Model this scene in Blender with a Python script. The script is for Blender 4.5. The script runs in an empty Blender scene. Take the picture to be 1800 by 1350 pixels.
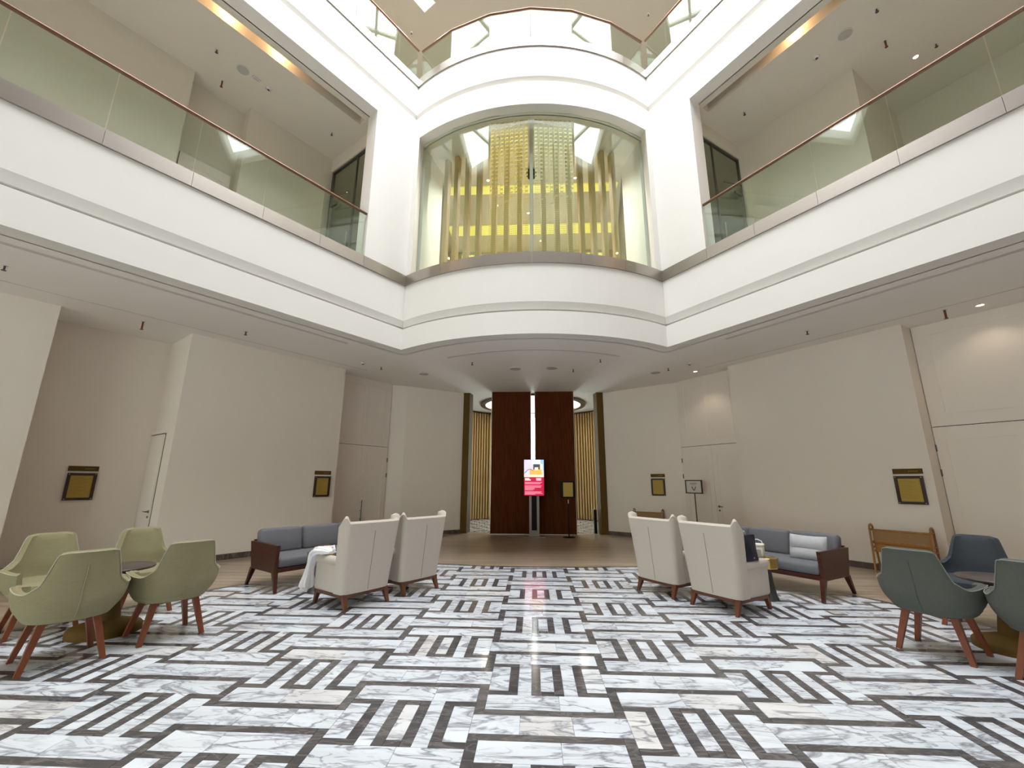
import bpy, bmesh, math, random
from mathutils import Vector, Matrix
from mathutils.geometry import tessellate_polygon

random.seed(7)
SC = bpy.context.scene
COL = SC.collection

# ------------------------------------------------------------------ camera
CAM_F, CAM_PITCH, CAM_YAW, CAM_ROLL = 748.4, 0.2295, -0.0493, 0.0047
cam_data = bpy.data.cameras.new('camera')
cam_data.sensor_fit = 'HORIZONTAL'
cam_data.sensor_width = 36.0
cam_data.lens = CAM_F / 1800.0 * 36.0
cam_data.clip_start = 0.05
cam_data.clip_end = 300
cam = bpy.data.objects.new('camera', cam_data)
COL.objects.link(cam)
_f = Vector((math.sin(CAM_YAW) * math.cos(CAM_PITCH), math.cos(CAM_YAW) * math.cos(CAM_PITCH), math.sin(CAM_PITCH)))
_r = Vector((math.cos(CAM_YAW), -math.sin(CAM_YAW), 0.0))
_u = _r.cross(_f)
_r2 = _r * math.cos(CAM_ROLL) + _u * math.sin(CAM_ROLL)
_u2 = -_r * math.sin(CAM_ROLL) + _u * math.cos(CAM_ROLL)
_m = Matrix((_r2, _u2, -_f)).transposed().to_4x4()
_m.translation = Vector((-0.0056, 0.0, 1.4))
cam.matrix_world = _m
SC.camera = cam

# ------------------------------------------------------------------ world (overcast sky seen through the skylight)
SKY_STRENGTH = 13.4
world = bpy.data.worlds.new('world')
SC.world = world
world.use_nodes = True
_bg = world.node_tree.nodes['Background']
_bg.inputs['Color'].default_value = (0.945, 0.965, 1.0, 1)
_bg.inputs['Strength'].default_value = SKY_STRENGTH

# portal over the skylight opening: guides the sky's light into the atrium
_pl = bpy.data.lights.new('skylight_portal', 'AREA')
_pl.shape = 'RECTANGLE'
_pl.size, _pl.size_y = 14.8, 6.8
_pl.cycles.is_portal = True
_plo = bpy.data.objects.new('skylight_portal', _pl)
_plo.location = (0, 5.0, 15.55)
COL.objects.link(_plo)

# ------------------------------------------------------------------ exposure
SC.view_settings.view_transform = 'Standard'
SC.view_settings.look = 'None'
SC.view_settings.gamma = 1.0
SC.view_settings.use_curve_mapping = False
SC.view_settings.exposure = 0.0
SC.cycles.use_denoising = True
SC.cycles.transparent_max_bounces = 32
SC.cycles.max_bounces = 12
SC.cycles.diffuse_bounces = 6
SC.cycles.sample_clamp_indirect = 8.0
SC.cycles.caustics_reflective = False
SC.cycles.caustics_refractive = False

# ------------------------------------------------------------------ plan of the atrium
ANG = math.radians(33.5)
SA, CA = math.sin(ANG), math.cos(ANG)
CX0, CY0 = 2.73, 8.35
ARC_R, ARC_CY = 4.59, 12.04
RZ = {1: math.radians(-56.5), -1: math.radians(56.5)}

def P(s, t, n, z=0.0):
    """point in a side's own frame: t metres towards the camera from the corner, n metres outwards from the balcony edge"""
    return Vector((s * CX0 + t * s * SA + n * s * CA, CY0 - t * CA + n * SA, z))

def Pm(s, t, n, z=0.0):
    return P(s, t + s * 0.047, n + s * 0.071, z)

def P2(s, t, n):
    p = P(s, t, n)
    return (p.x, p.y)

# ------------------------------------------------------------------ materials
MATS = {}

def principled(name):
    m = bpy.data.materials.new(name)
    m.use_nodes = True
    nt = m.node_tree
    b = nt.nodes['Principled BSDF']
    MATS[name] = m
    return m, nt, b

def mat(name, color, rough=0.6, metal=0.0, noise=0.0, scale=8.0, bump=0.0, bscale=60.0, spec=0.5, emit=None, emit_s=0.0, stretch=None):
    m, nt, b = principled(name)
    b.inputs['Base Color'].default_value = (*color, 1)
    b.inputs['Roughness'].default_value = rough
    b.inputs['Metallic'].default_value = metal
    b.inputs['Specular IOR Level'].default_value = spec
    if emit:
        b.inputs['Emission Color'].default_value = (*emit, 1)
        b.inputs['Emission Strength'].default_value = emit_s
    if noise > 0 or bump > 0:
        tc = nt.nodes.new('ShaderNodeTexCoord')
        mp = nt.nodes.new('ShaderNodeMapping')
        nt.links.new(tc.outputs['Object'], mp.inputs['Vector'])
        if stretch:
            mp.inputs['Scale'].default_value = stretch
    if noise > 0:
        nz = nt.nodes.new('ShaderNodeTexNoise')
        nz.inputs['Scale'].default_value = scale
        nz.inputs['Detail'].default_value = 4
        nt.links.new(mp.outputs['Vector'], nz.inputs['Vector'])
        mr = nt.nodes.new('ShaderNodeMapRange')
        mr.inputs['To Min'].default_value = 1 - noise
        mr.inputs['To Max'].default_value = 1 + noise
        nt.links.new(nz.outputs['Fac'], mr.inputs['Value'])
        mx = nt.nodes.new('ShaderNodeVectorMath')
        mx.operation = 'SCALE'
        mx.inputs[0].default_value = color
        nt.links.new(mr.outputs['Result'], mx.inputs['Scale'])
        nt.links.new(mx.outputs['Vector'], b.inputs['Base Color'])
    if bump > 0:
        nb = nt.nodes.new('ShaderNodeTexNoise')
        nb.inputs['Scale'].default_value = bscale
        nb.inputs['Detail'].default_value = 3
        nt.links.new(mp.outputs['Vector'], nb.inputs['Vector'])
        bp = nt.nodes.new('ShaderNodeBump')
        bp.inputs['Strength'].default_value = bump
        bp.inputs['Distance'].default_value = 0.01
        nt.links.new(nb.outputs['Fac'], bp.inputs['Height'])
        nt.links.new(bp.outputs['Normal'], b.inputs['Normal'])
    return m

def glass_mat(name, tint, ior=1.5, rough=0.0):
    m = bpy.data.materials.new(name)
    m.use_nodes = True
    nt = m.node_tree
    nt.nodes.clear()
    out = nt.nodes.new('ShaderNodeOutputMaterial')
    tr = nt.nodes.new('ShaderNodeBsdfTransparent')
    tr.inputs['Color'].default_value = (*tint, 1)
    gl = nt.nodes.new('ShaderNodeBsdfGlossy')
    gl.inputs['Roughness'].default_value = rough
    gl.inputs['Color'].default_value = (0.92, 1.0, 0.95, 1)
    # thin pane: Schlick reflectance from the angle to the surface, the same on both faces
    geo = nt.nodes.new('ShaderNodeNewGeometry')
    dt = nt.nodes.new('ShaderNodeVectorMath'); dt.operation = 'DOT_PRODUCT'
    nt.links.new(geo.outputs['Incoming'], dt.inputs[0]); nt.links.new(geo.outputs['Normal'], dt.inputs[1])
    def mth(op, a, b=None):
        n = nt.nodes.new('ShaderNodeMath'); n.operation = op
        nt.links.new(a, n.inputs[0])
        if b is not None: n.inputs[1].default_value = b
        return n.outputs[0]
    ab = mth('ABSOLUTE', dt.outputs['Value'])
    inv = nt.nodes.new('ShaderNodeMath'); inv.operation = 'SUBTRACT'; inv.inputs[0].default_value = 1.0
    nt.links.new(ab, inv.inputs[1])
    r0 = ((ior - 1) / (ior + 1)) ** 2
    fr = nt.nodes.new('ShaderNodeMath'); fr.operation = 'ADD'; fr.inputs[1].default_value = r0
    nt.links.new(mth('MULTIPLY', mth('POWER', inv.outputs[0], 5.0), 1 - r0), fr.inputs[0])
    mx = nt.nodes.new('ShaderNodeMixShader')
    nt.links.new(fr.outputs[0], mx.inputs[0])
    nt.links.new(tr.outputs[0], mx.inputs[1])
    nt.links.new(gl.outputs[0], mx.inputs[2])
    nt.links.new(mx.outputs[0], out.inputs['Surface'])
    MATS[name] = m
    return m

def marble_mat(name, base, vein, warm, rough, vein_amt, scale=1.0):
    m, nt, b = principled(name)
    N, Lk = nt.nodes, nt.links
    geo = N.new('ShaderNodeNewGeometry')
    oi = N.new('ShaderNodeObjectInfo')
    at = N.new('ShaderNodeAttribute')
    at.attribute_name = 'tile_rnd'
    add = N.new('ShaderNodeMath'); add.operation = 'ADD'
    Lk.new(oi.outputs['Random'], add.inputs[0]); Lk.new(at.outputs['Fac'], add.inputs[1])
    mul = N.new('ShaderNodeMath'); mul.operation = 'MULTIPLY'; mul.inputs[1].default_value = 37.0
    Lk.new(add.outputs[0], mul.inputs[0])
    cmb = N.new('ShaderNodeCombineXYZ')
    Lk.new(mul.outputs[0], cmb.inputs[0]); Lk.new(mul.outputs[0], cmb.inputs[1]); Lk.new(mul.outputs[0], cmb.inputs[2])
    va = N.new('ShaderNodeVectorMath'); va.operation = 'ADD'
    Lk.new(geo.outputs['Position'], va.inputs[0]); Lk.new(cmb.outputs[0], va.inputs[1])
    mp = N.new('ShaderNodeMapping')
    mp.inputs['Rotation'].default_value = (0, 0, 0.75)
    mp.inputs['Scale'].default_value = (0.85 * scale, 3.1 * scale, 1.0)
    Lk.new(va.outputs[0], mp.inputs['Vector'])
    def ridge(sc, det, dist, lo, hi):
        n = N.new('ShaderNodeTexNoise')
        n.inputs['Scale'].default_value = sc; n.inputs['Detail'].default_value = det
        n.inputs['Distortion'].default_value = dist
        Lk.new(mp.outputs[0], n.inputs['Vector'])
        s = N.new('ShaderNodeMath'); s.operation = 'SUBTRACT'; s.inputs[1].default_value = 0.5
        Lk.new(n.outputs['Fac'], s.inputs[0])
        ab = N.new('ShaderNodeMath'); ab.operation = 'ABSOLUTE'; Lk.new(s.outputs[0], ab.inputs[0])
        mr = N.new('ShaderNodeMapRange'); mr.inputs['From Min'].default_value = lo; mr.inputs['From Max'].default_value = hi
        mr.inputs['To Min'].default_value = 1; mr.inputs['To Max'].default_value = 0
        Lk.new(ab.outputs[0], mr.inputs['Value'])
        return mr.outputs['Result']
    v1 = ridge(1.7, 6, 0.7, 0.0, 0.030)
    v2 = ridge(4.2, 5, 0.7, 0.0, 0.040)
    cl = N.new('ShaderNodeTexNoise'); cl.inputs['Scale'].default_value = 1.7; cl.inputs['Detail'].default_value = 3
    Lk.new(mp.outputs[0], cl.inputs['Vector'])
    clr = N.new('ShaderNodeMapRange'); clr.inputs['From Min'].default_value = 0.36; clr.inputs['From Max'].default_value = 0.66
    Lk.new(cl.outputs['Fac'], clr.inputs['Value'])
    m2 = N.new('ShaderNodeMath'); m2.operation = 'MULTIPLY'
    Lk.new(v2, m2.inputs[0]); Lk.new(clr.outputs['Result'], m2.inputs[1])
    mxv = N.new('ShaderNodeMath'); mxv.operation = 'MAXIMUM'
    Lk.new(v1, mxv.inputs[0]); Lk.new(m2.outputs[0], mxv.inputs[1])
    sc = N.new('ShaderNodeMath'); sc.operation = 'MULTIPLY'; sc.inputs[1].default_value = vein_amt
    Lk.new(mxv.outputs[0], sc.inputs[0])
    # tint of each tile
    fr = N.new('ShaderNodeMath'); fr.operation = 'FRACT'
    m7 = N.new('ShaderNodeMath'); m7.operation = 'MULTIPLY'; m7.inputs[1].default_value = 7.31
    Lk.new(add.outputs[0], m7.inputs[0]); Lk.new(m7.outputs[0], fr.inputs[0])
    cr = N.new('ShaderNodeValToRGB')
    cr.color_ramp.elements[0].color = (*base, 1); cr.color_ramp.elements[0].position = 0.0
    cr.color_ramp.elements[1].color = (*warm, 1); cr.color_ramp.elements[1].position = 1.0
    e = cr.color_ramp.elements.new(0.85); e.color = (*base, 1)
    Lk.new(fr.outputs[0], cr.inputs['Fac'])
    cl2 = N.new('ShaderNodeMixRGB'); cl2.inputs['Fac'].default_value = 0.0
    mm = N.new('ShaderNodeMath'); mm.operation = 'MULTIPLY'; mm.inputs[1].default_value = 0.26 * vein_amt
    Lk.new(clr.outputs['Result'], mm.inputs[0]); Lk.new(mm.outputs[0], cl2.inputs['Fac'])
    Lk.new(cr.outputs['Color'], cl2.inputs['Color1']); cl2.inputs['Color2'].default_value = (*vein, 1)
    fin = N.new('ShaderNodeMixRGB')
    Lk.new(sc.outputs[0], fin.inputs['Fac']); Lk.new(cl2.outputs[0], fin.inputs['Color1'])
    fin.inputs['Color2'].default_value = (*vein, 1)
    Lk.new(fin.outputs[0], b.inputs['Base Color'])
    b.inputs['Roughness'].default_value = rough
    b.inputs['Specular IOR Level'].default_value = 0.5
    return m

def wood_mat(name, c1, c2, rough, sx=1.0, sy=14.0, sz=14.0, coord='Object', spec=0.4):
    m, nt, b = principled(name)
    N, Lk = nt.nodes, nt.links
    tc = N.new('ShaderNodeTexCoord')
    mp = N.new('ShaderNodeMapping'); mp.inputs['Scale'].default_value = (sx, sy, sz)
    Lk.new(tc.outputs[coord], mp.inputs['Vector'])
    n = N.new('ShaderNodeTexNoise'); n.inputs['Scale'].default_value = 2.5; n.inputs['Detail'].default_value = 6
    n.inputs['Distortion'].default_value = 0.4
    Lk.new(mp.outputs[0], n.inputs['Vector'])
    cr = N.new('ShaderNodeValToRGB')
    cr.color_ramp.elements[0].color = (*c1, 1); cr.color_ramp.elements[0].position = 0.3
    cr.color_ramp.elements[1].color = (*c2, 1); cr.color_ramp.elements[1].position = 0.72
    Lk.new(n.outputs['Fac'], cr.inputs['Fac'])
    Lk.new(cr.outputs['Color'], b.inputs['Base Color'])
    b.inputs['Roughness'].default_value = rough
    b.inputs['Specular IOR Level'].default_value = spec
    return m

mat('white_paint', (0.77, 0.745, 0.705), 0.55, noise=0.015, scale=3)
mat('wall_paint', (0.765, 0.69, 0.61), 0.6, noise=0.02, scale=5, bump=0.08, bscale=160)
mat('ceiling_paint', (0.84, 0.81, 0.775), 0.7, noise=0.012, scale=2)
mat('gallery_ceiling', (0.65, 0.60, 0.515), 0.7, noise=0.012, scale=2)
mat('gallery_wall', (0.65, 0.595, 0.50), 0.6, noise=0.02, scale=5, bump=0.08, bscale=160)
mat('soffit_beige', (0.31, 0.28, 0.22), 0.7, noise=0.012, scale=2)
mat('door_paint', (0.78, 0.705, 0.63), 0.45, noise=0.015, scale=6)
mat('shadow_gap', (0.05, 0.045, 0.04), 0.8)
mat('ceiling_line', (0.60, 0.58, 0.56), 0.7, noise=0.02)
mat('steel', (0.46, 0.42, 0.375), 0.34, 0.95, noise=0.06, scale=3, bump=0.05, bscale=140, stretch=(1, 1, 18))
mat('dark_steel', (0.16, 0.15, 0.14), 0.35, 0.9, noise=0.05)
mat('bronze_rail', (0.17, 0.09, 0.055), 0.32, 0.55, noise=0.08, scale=10)
mat('brass', (0.50, 0.36, 0.12), 0.3, 0.9, noise=0.06, scale=6)
mat('dark_brass', (0.105, 0.060, 0.014), 0.7, 0.0, noise=0.08, scale=5, spec=0.12)
glass_mat('glass', (0.90, 0.955, 0.92))
glass_mat('window_glass', (0.89, 0.94, 0.905))
glass_mat('dark_glass', (0.74, 0.80, 0.75))
marble_mat('white_marble', (0.735, 0.785, 0.83), (0.17, 0.17, 0.20), (0.755, 0.735, 0.71), 0.09, 0.85)
marble_mat('dark_marble', (0.066, 0.062, 0.064), (0.28, 0.26, 0.25), (0.10, 0.093, 0.09), 0.12, 0.4, 1.6)
marble_mat('baseboard_marble', (0.07, 0.058, 0.052), (0.22, 0.19, 0.17), (0.09, 0.07, 0.06), 0.2, 0.5, 1.6)
wood_mat('timber_floor', (0.235, 0.172, 0.112), (0.47, 0.375, 0.275), 0.3, 0.2, 4.0, 1.0)
wood_mat('door_wood', (0.055, 0.013, 0.003), (0.100, 0.027, 0.007), 0.7, 14, 14, 0.8, spec=0.06)
wood_mat('sofa_wood', (0.045, 0.012, 0.008), (0.085, 0.026, 0.016), 0.3, 2, 8, 8)
wood_mat('leg_wood', (0.15, 0.042, 0.018), (0.23, 0.068, 0.030), 0.35, 8, 8, 1.5)
wood_mat('walnut', (0.085, 0.028, 0.013), (0.14, 0.05, 0.023), 0.35, 4, 8, 3)
wood_mat('bench_wood', (0.26, 0.115, 0.025), (0.38, 0.19, 0.055), 0.35, 6, 6, 2)
wood_mat('gold_slat', (0.48, 0.34, 0.15), (0.62, 0.45, 0.22), 0.7, 10, 10, 0.7, spec=0.2)
wood_mat('brown_panel', (0.05, 0.028, 0.012), (0.085, 0.05, 0.022), 0.45, 6, 6, 0.8)
mat('cane', (0.30, 0.17, 0.07), 0.6, noise=0.25, scale=120)
mat('tub_sage', (0.272, 0.243, 0.140), 0.9, noise=0.10, scale=26, bump=0.35, bscale=200, spec=0.2, stretch=(1, 1, 3))
mat('tub_grey_green', (0.100, 0.106, 0.091), 0.9, noise=0.10, scale=40, bump=0.3, bscale=220, spec=0.2)
mat('tub_slate', (0.05, 0.057, 0.066), 0.85, noise=0.10, scale=40, bump=0.3, bscale=220, spec=0.2)
mat('wing_fabric', (0.515, 0.458, 0.398), 0.9, noise=0.03, scale=40, bump=0.2, bscale=260, spec=0.2)
mat('seam_dark', (0.24, 0.215, 0.19), 0.9, noise=0.05)
mat('seam_sage', (0.27, 0.255, 0.16), 0.9, noise=0.05)
mat('seam_green', (0.085, 0.10, 0.09), 0.9, noise=0.05)
mat('piping_light', (0.40, 0.385, 0.28), 0.8, noise=0.05)
mat('piping_green', (0.20, 0.22, 0.195), 0.8, noise=0.05)
mat('post_cream', (0.75, 0.70, 0.60), 0.4, noise=0.03)
mat('sofa_fabric', (0.145, 0.147, 0.157), 0.9, noise=0.05, scale=50, bump=0.25, bscale=260, spec=0.2)
mat('pillow_fabric', (0.42, 0.42, 0.43), 0.9, noise=0.08, scale=30, bump=0.3, bscale=160, spec=0.2)
mat('table_dark', (0.065, 0.05, 0.042), 0.35, noise=0.1, scale=9)
mat('cone_grey', (0.045, 0.048, 0.047), 0.45, noise=0.1, scale=9)
mat('plastic_white', (0.86, 0.85, 0.86), 0.45, noise=0.03, scale=9)
mat('navy', (0.006, 0.007, 0.02), 0.55, noise=0.1, scale=20)
mat('cream_plastic', (0.80, 0.76, 0.64), 0.5, noise=0.03)
mat('orange_box', (0.55, 0.25, 0.035), 0.5, noise=0.08)
mat('black_metal', (0.008, 0.007, 0.007), 0.6, 0.0, noise=0.1, spec=0.15)
mat('totem_steel', (0.27, 0.25, 0.23), 0.45, 0.5, noise=0.05)
mat('ring_glow', (0.9, 0.9, 0.9), 0.6, noise=0.01, emit=(1.0, 0.86, 0.68), emit_s=3.0)
mat('brown_metal', (0.09, 0.06, 0.04), 0.4, 0.5, noise=0.05)
mat('poster_gold', (0.42, 0.285, 0.055), 0.45, 0.35, noise=0.05, scale=20)
mat('poster_ink', (0.26, 0.16, 0.02), 0.6, noise=0.05)
mat('frame_dark', (0.030, 0.012, 0.008), 0.35, noise=0.1, scale=14)
mat('sign_paper', (0.66, 0.62, 0.57), 0.7, noise=0.03)
mat('sign_ink', (0.20, 0.16, 0.13), 0.7, noise=0.05)
mat('sprinkler_metal', (0.10, 0.085, 0.075), 0.45, 0.6, noise=0.1)
mat('sprinkler_red', (0.16, 0.035, 0.02), 0.5, 0.2, noise=0.1)
mat('vent_grey', (0.42, 0.40, 0.375), 0.6, noise=0.05)
mat('detector_white', (0.62, 0.60, 0.57), 0.5, noise=0.03)
mat('gold_wire', (0.78, 0.54, 0.19), 0.42, 0.75, noise=0.06, scale=14)
mat('pale_wire', (0.72, 0.63, 0.42), 0.42, 0.75, noise=0.06, scale=14)
mat('lamp_glow', (1, 1, 1), 0.5, noise=0.01, emit=(1.0, 0.80, 0.55), emit_s=7.0)
mat('lamp_square', (1, 1, 1), 0.5, noise=0.01, emit=(1.0, 0.83, 0.6), emit_s=5.0)
mat('cove_yellow', (0.8, 0.75, 0.3), 0.6, noise=0.03, emit=(0.70, 0.58, 0.13), emit_s=0.75)
mat('curtain_painted_glow', (0.7, 0.66, 0.25), 0.7, noise=0.12, scale=4, emit=(0.85, 0.80, 0.25), emit_s=0.9)  # emission stands in for the yellow light falling on the curtains
mat('screen_red', (0.4, 0.0, 0.05), 0.3, noise=0.02, emit=(0.52, 0.002, 0.045), emit_s=1.0)
mat('screen_white', (0.9, 0.9, 0.9), 0.3, noise=0.02, emit=(1.0, 0.88, 0.92), emit_s=1.0)
mat('screen_pink', (0.9, 0.5, 0.6), 0.3, noise=0.02, emit=(0.95, 0.42, 0.60), emit_s=1.0)
mat('screen_lilac', (0.7, 0.65, 0.8), 0.3, noise=0.10, scale=9, emit=(0.66, 0.60, 0.80), emit_s=1.0)
mat('screen_blue', (0.4, 0.6, 0.9), 0.3, noise=0.05, emit=(0.30, 0.55, 0.90), emit_s=1.0)
mat('screen_sky', (0.7, 0.85, 0.95), 0.3, noise=0.05, emit=(0.70, 0.88, 1.0), emit_s=1.1)
mat('screen_dark', (0.1, 0.1, 0.12), 0.3, noise=0.1, emit=(0.06, 0.055, 0.08), emit_s=1.0)
mat('screen_orange', (0.9, 0.5, 0.15), 0.3, noise=0.1, scale=12, emit=(0.95, 0.42, 0.07), emit_s=1.0)
mat('screen_peach', (0.95, 0.8, 0.6), 0.3, noise=0.05, emit=(1.0, 0.78, 0.5), emit_s=1.0)

# ------------------------------------------------------------------ mesh helpers
class MB:
    def __init__(self):
        self.v = []; self.f = []
    def add(self, verts, faces):
        o = len(self.v)
        self.v += [tuple(p) for p in verts]
        self.f += [tuple(i + o for i in f) for f in faces]
        return self
    def box(self, c, s, M=None):
        x, y, z = (k / 2 for k in s)
        vs = [Vector((c[0] + dx * x, c[1] + dy * y, c[2] + dz * z)) for dz in (-1, 1) for dy in (-1, 1) for dx in (-1, 1)]
        if M is not None:
            vs = [M @ p for p in vs]
        return self.add(vs, [(0, 2, 3, 1), (4, 5, 7, 6), (0, 1, 5, 4), (2, 6, 7, 3), (0, 4, 6, 2), (1, 3, 7, 5)])
    def hexa(self, p):
        """8 points: bottom four then top four, same winding"""
        return self.add(p, [(3, 2, 1, 0), (4, 5, 6, 7), (0, 1, 5, 4), (1, 2, 6, 5), (2, 3, 7, 6), (3, 0, 4, 7)])
    def taper(self, a, b, wa, wb):
        """square leg from a (size wa) to b (size wb)"""
        q = [(-1, -1), (1, -1), (1, 1), (-1, 1)]
        return self.hexa([(b[0] + dx * wb / 2, b[1] + dy * wb / 2, b[2]) for dx, dy in q] +
                         [(a[0] + dx * wa / 2, a[1] + dy * wa / 2, a[2]) for dx, dy in q])
    def prism(self, poly, z0, z1, holes=()):
        loops = [list(poly)] + [list(h) for h in holes]
        tris = tessellate_polygon([[Vector((p[0], p[1], 0)) for p in l] for l in loops])
        flat = [p for l in loops for p in l]
        n = len(flat)
        vs = [(p[0], p[1], z0) for p in flat] + [(p[0], p[1], z1) for p in flat]
        fs = [tuple(t) for t in tris] + [tuple(i + n for i in reversed(t)) for t in tris]
        o = 0
        for l in loops:
            k = len(l)
            for i in range(k):
                a, b = o + i, o + (i + 1) % k
                fs.append((a, b, b + n, a + n))
            o += k
        return self.add(vs, fs)
    def tube(self, pts, r, seg=8, closed=False):
        pts = [Vector(p) for p in pts]
        n = len(pts); rings = []
        for i in range(n):
            if closed:
                d = (pts[(i + 1) % n] - pts[i - 1])
            else:
                d = pts[min(i + 1, n - 1)] - pts[max(i - 1, 0)]
            d.normalize()
            up = Vector((0, 0, 1)) if abs(d.z) < 0.95 else Vector((1, 0, 0))
            a = d.cross(up).normalized(); b = a.cross(d).normalized()
            rr = r[i] if isinstance(r, (list, tuple)) else r
            rings.append([pts[i] + a * rr * math.cos(2 * math.pi * k / seg) + b * rr * math.sin(2 * math.pi * k / seg) for k in range(seg)])
        vs = [p for ring in rings for p in ring]; fs = []
        for i in range(n if closed else n - 1):
            j = (i + 1) % n
            for k in range(seg):
                l = (k + 1) % seg
                fs.append((i * seg + k, i * seg + l, j * seg + l, j * seg + k))
        if not closed:
            fs.append(tuple(reversed(range(seg))))
            fs.append(tuple((n - 1) * seg + k for k in range(seg)))
        return self.add(vs, fs)
    def lathe(self, prof, seg=24, c=(0, 0), M=None):
        vs = []; fs = []
        n = len(prof)
        for r, z in prof:
            for k in range(seg):
                a = 2 * math.pi * k / seg
                vs.append(Vector((c[0] + r * math.cos(a), c[1] + r * math.sin(a), z)))
        for i in range(n - 1):
            for k in range(seg):
                l = (k + 1) % seg
                fs.append((i * seg + k, i * seg + l, (i + 1) * seg + l, (i + 1) * seg + k))
        fs.append(tuple(reversed(range(seg)))); fs.append(tuple((n - 1) * seg + k for k in range(seg)))
        if M is not None:
            vs = [M @ p for p in vs]
        return self.add(vs, fs)
    def rbox(self, c, s, r=0.03, seg=3, M=None):
        """box with rounded edges"""
        bm = bmesh.new()
        bmesh.ops.create_cube(bm, size=1.0)
        for v in bm.verts:
            v.co = Vector((v.co.x * s[0], v.co.y * s[1], v.co.z * s[2]))
        bmesh.ops.bevel(bm, geom=list(bm.edges), offset=r, segments=seg, profile=0.5, affect='EDGES')
        bm.verts.index_update()
        vs = [v.co + Vector(c) for v in bm.verts]
        if M is not None:
            vs = [M @ p for p in vs]
        fs = [tuple(v.index for v in f.verts) for f in bm.faces]
        bm.free()
        return self.add(vs, fs)
    def grid(self, pts, closed_u=False):
        nu, nv = len(pts), len(pts[0])
        vs = [p for row in pts for p in row]; fs = []
        for i in range(nu if closed_u else nu - 1):
            j = (i + 1) % nu
            for k in range(nv - 1):
                fs.append((i * nv + k, j * nv + k, j * nv + k + 1, i * nv + k + 1))
        return self.add(vs, fs)
    def mesh(self, name, smooth=False):
        me = bpy.data.meshes.new(name)
        me.from_pydata(self.v, [], self.f)
        bm = bmesh.new(); bm.from_mesh(me)
        bmesh.ops.recalc_face_normals(bm, faces=bm.faces)
        bm.to_mesh(me); bm.free()
        if smooth:
            me.polygons.foreach_set('use_smooth', [True] * len(me.polygons))
            try:
                me.set_sharp_from_angle(angle=math.radians(50))
            except Exception:
                pass
        me.update()
        return me
    def obj(self, name, m, parent=None, smooth=False, subsurf=0):
        me = self.mesh(name, smooth)
        me.materials.append(MATS[m])
        o = bpy.data.objects.new(name, me)
        COL.objects.link(o)
        if parent is not None:
            o.parent = parent
        if subsurf:
            md = o.modifiers.new('subdivision', 'SUBSURF'); md.levels = subsurf; md.render_levels = subsurf
        return o

def empty(name, loc=(0, 0, 0), rz=0.0):
    o = bpy.data.objects.new(name, None)
    o.empty_display_size = 0.1
    o.location = loc
    o.rotation_euler = (0, 0, rz)
    COL.objects.link(o)
    return o

def tag(o, label, cat, group=None):
    o['label'] = label; o['category'] = cat
    if group: o['group'] = group
    return o

def struct(o, label, cat):
    o['kind'] = 'structure'; o['label'] = label; o['category'] = cat
    return o

def children(o):
    return [c for c in COL.objects if c.parent == o]

def copy_tree(o, parent=None):
    c = o.copy()
    COL.objects.link(c)
    c.parent = parent
    for ch in [x for x in ALL_CH.get(o.name, children(o))]:
        copy_tree(ch, c)
    return c
ALL_CH = {}

def thing(name, label, cat, loc=(0, 0, 0), rz=0.0, group=None):
    return tag(empty(name, loc, rz), label, cat, group)

def place(proto, used, name, label, loc, rz, group=None):
    """first use moves the prototype itself, then copies"""
    o = proto if not used else copy_tree(proto)
    o.location = loc; o.rotation_euler = (0, 0, rz)
    o['label'] = label
    if group: o['group'] = group
    return o

# ------------------------------------------------------------------ outline of the opening and sweeps along it
T_END = 11.0
def arc_pts(r, x0, x1, k):
    """points on the bow (radius r about (0, ARC_CY)) from x0 to x1"""
    a0, a1 = math.asin(x0 / r), math.asin(x1 / r)
    return [(r * math.sin(a0 + (a1 - a0) * i / k), ARC_CY - r * math.cos(a0 + (a1 - a0) * i / k)) for i in range(k + 1)]

NARC = 24
ARC = arc_pts(ARC_R, -CX0, CX0, NARC)
PATH = [P2(-1, T_END, 0)] + ARC + [P2(1, T_END, 0), (8.8, -7.0), (-8.8, -7.0)]
NP = len(PATH)

def offset_path(n):
    out = []
    for i in range(NP):
        p0, p1, p2 = (Vector(PATH[i - 1]), Vector(PATH[i]), Vector(PATH[(i + 1) % NP]))
        d1 = (p1 - p0).normalized(); d2 = (p2 - p1).normalized()
        n1 = Vector((-d1.y, d1.x)); n2 = Vector((-d2.y, d2.x))
        m = (n1 + n2)
        m = m / max(0.2, m.dot(n1)) if m.length > 1e-6 else n1
        out.append(p1 + m * n)
    return out

def sweep(name, prof, i0, i1, m, label):
    """profile of (n, z) points swept along PATH indices i0..i1, closed section"""
    offs = [[(q.x, q.y, z) for q in offset_path(n)] for n, z in prof]
    mb = MB(); k = len(prof)
    idx = list(range(i0, i1 + 1))
    vs = [offs[j][i % NP] for i in idx for j in range(k)]
    fs = []
    for a in range(len(idx) - 1):
        for j in range(k):
            l = (j + 1) % k
            fs.append((a * k + j, a * k + l, (a + 1) * k + l, (a + 1) * k + j))
    fs.append(tuple(range(k))); fs.append(tuple((len(idx) - 1) * k + j for j in reversed(range(k))))
    mb.add(vs, fs)
    return struct(mb.obj(name, m), label, 'wall')

def fascia_prof(z0, g0, g1, z1, th=0.3):
    return [(0, z0), (0, g0), (0.25, g0), (0.25, g0 + 0.055), (0.05, g0 + 0.055), (0, g1), (0, z1), (th, z1), (th, z0)]

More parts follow.
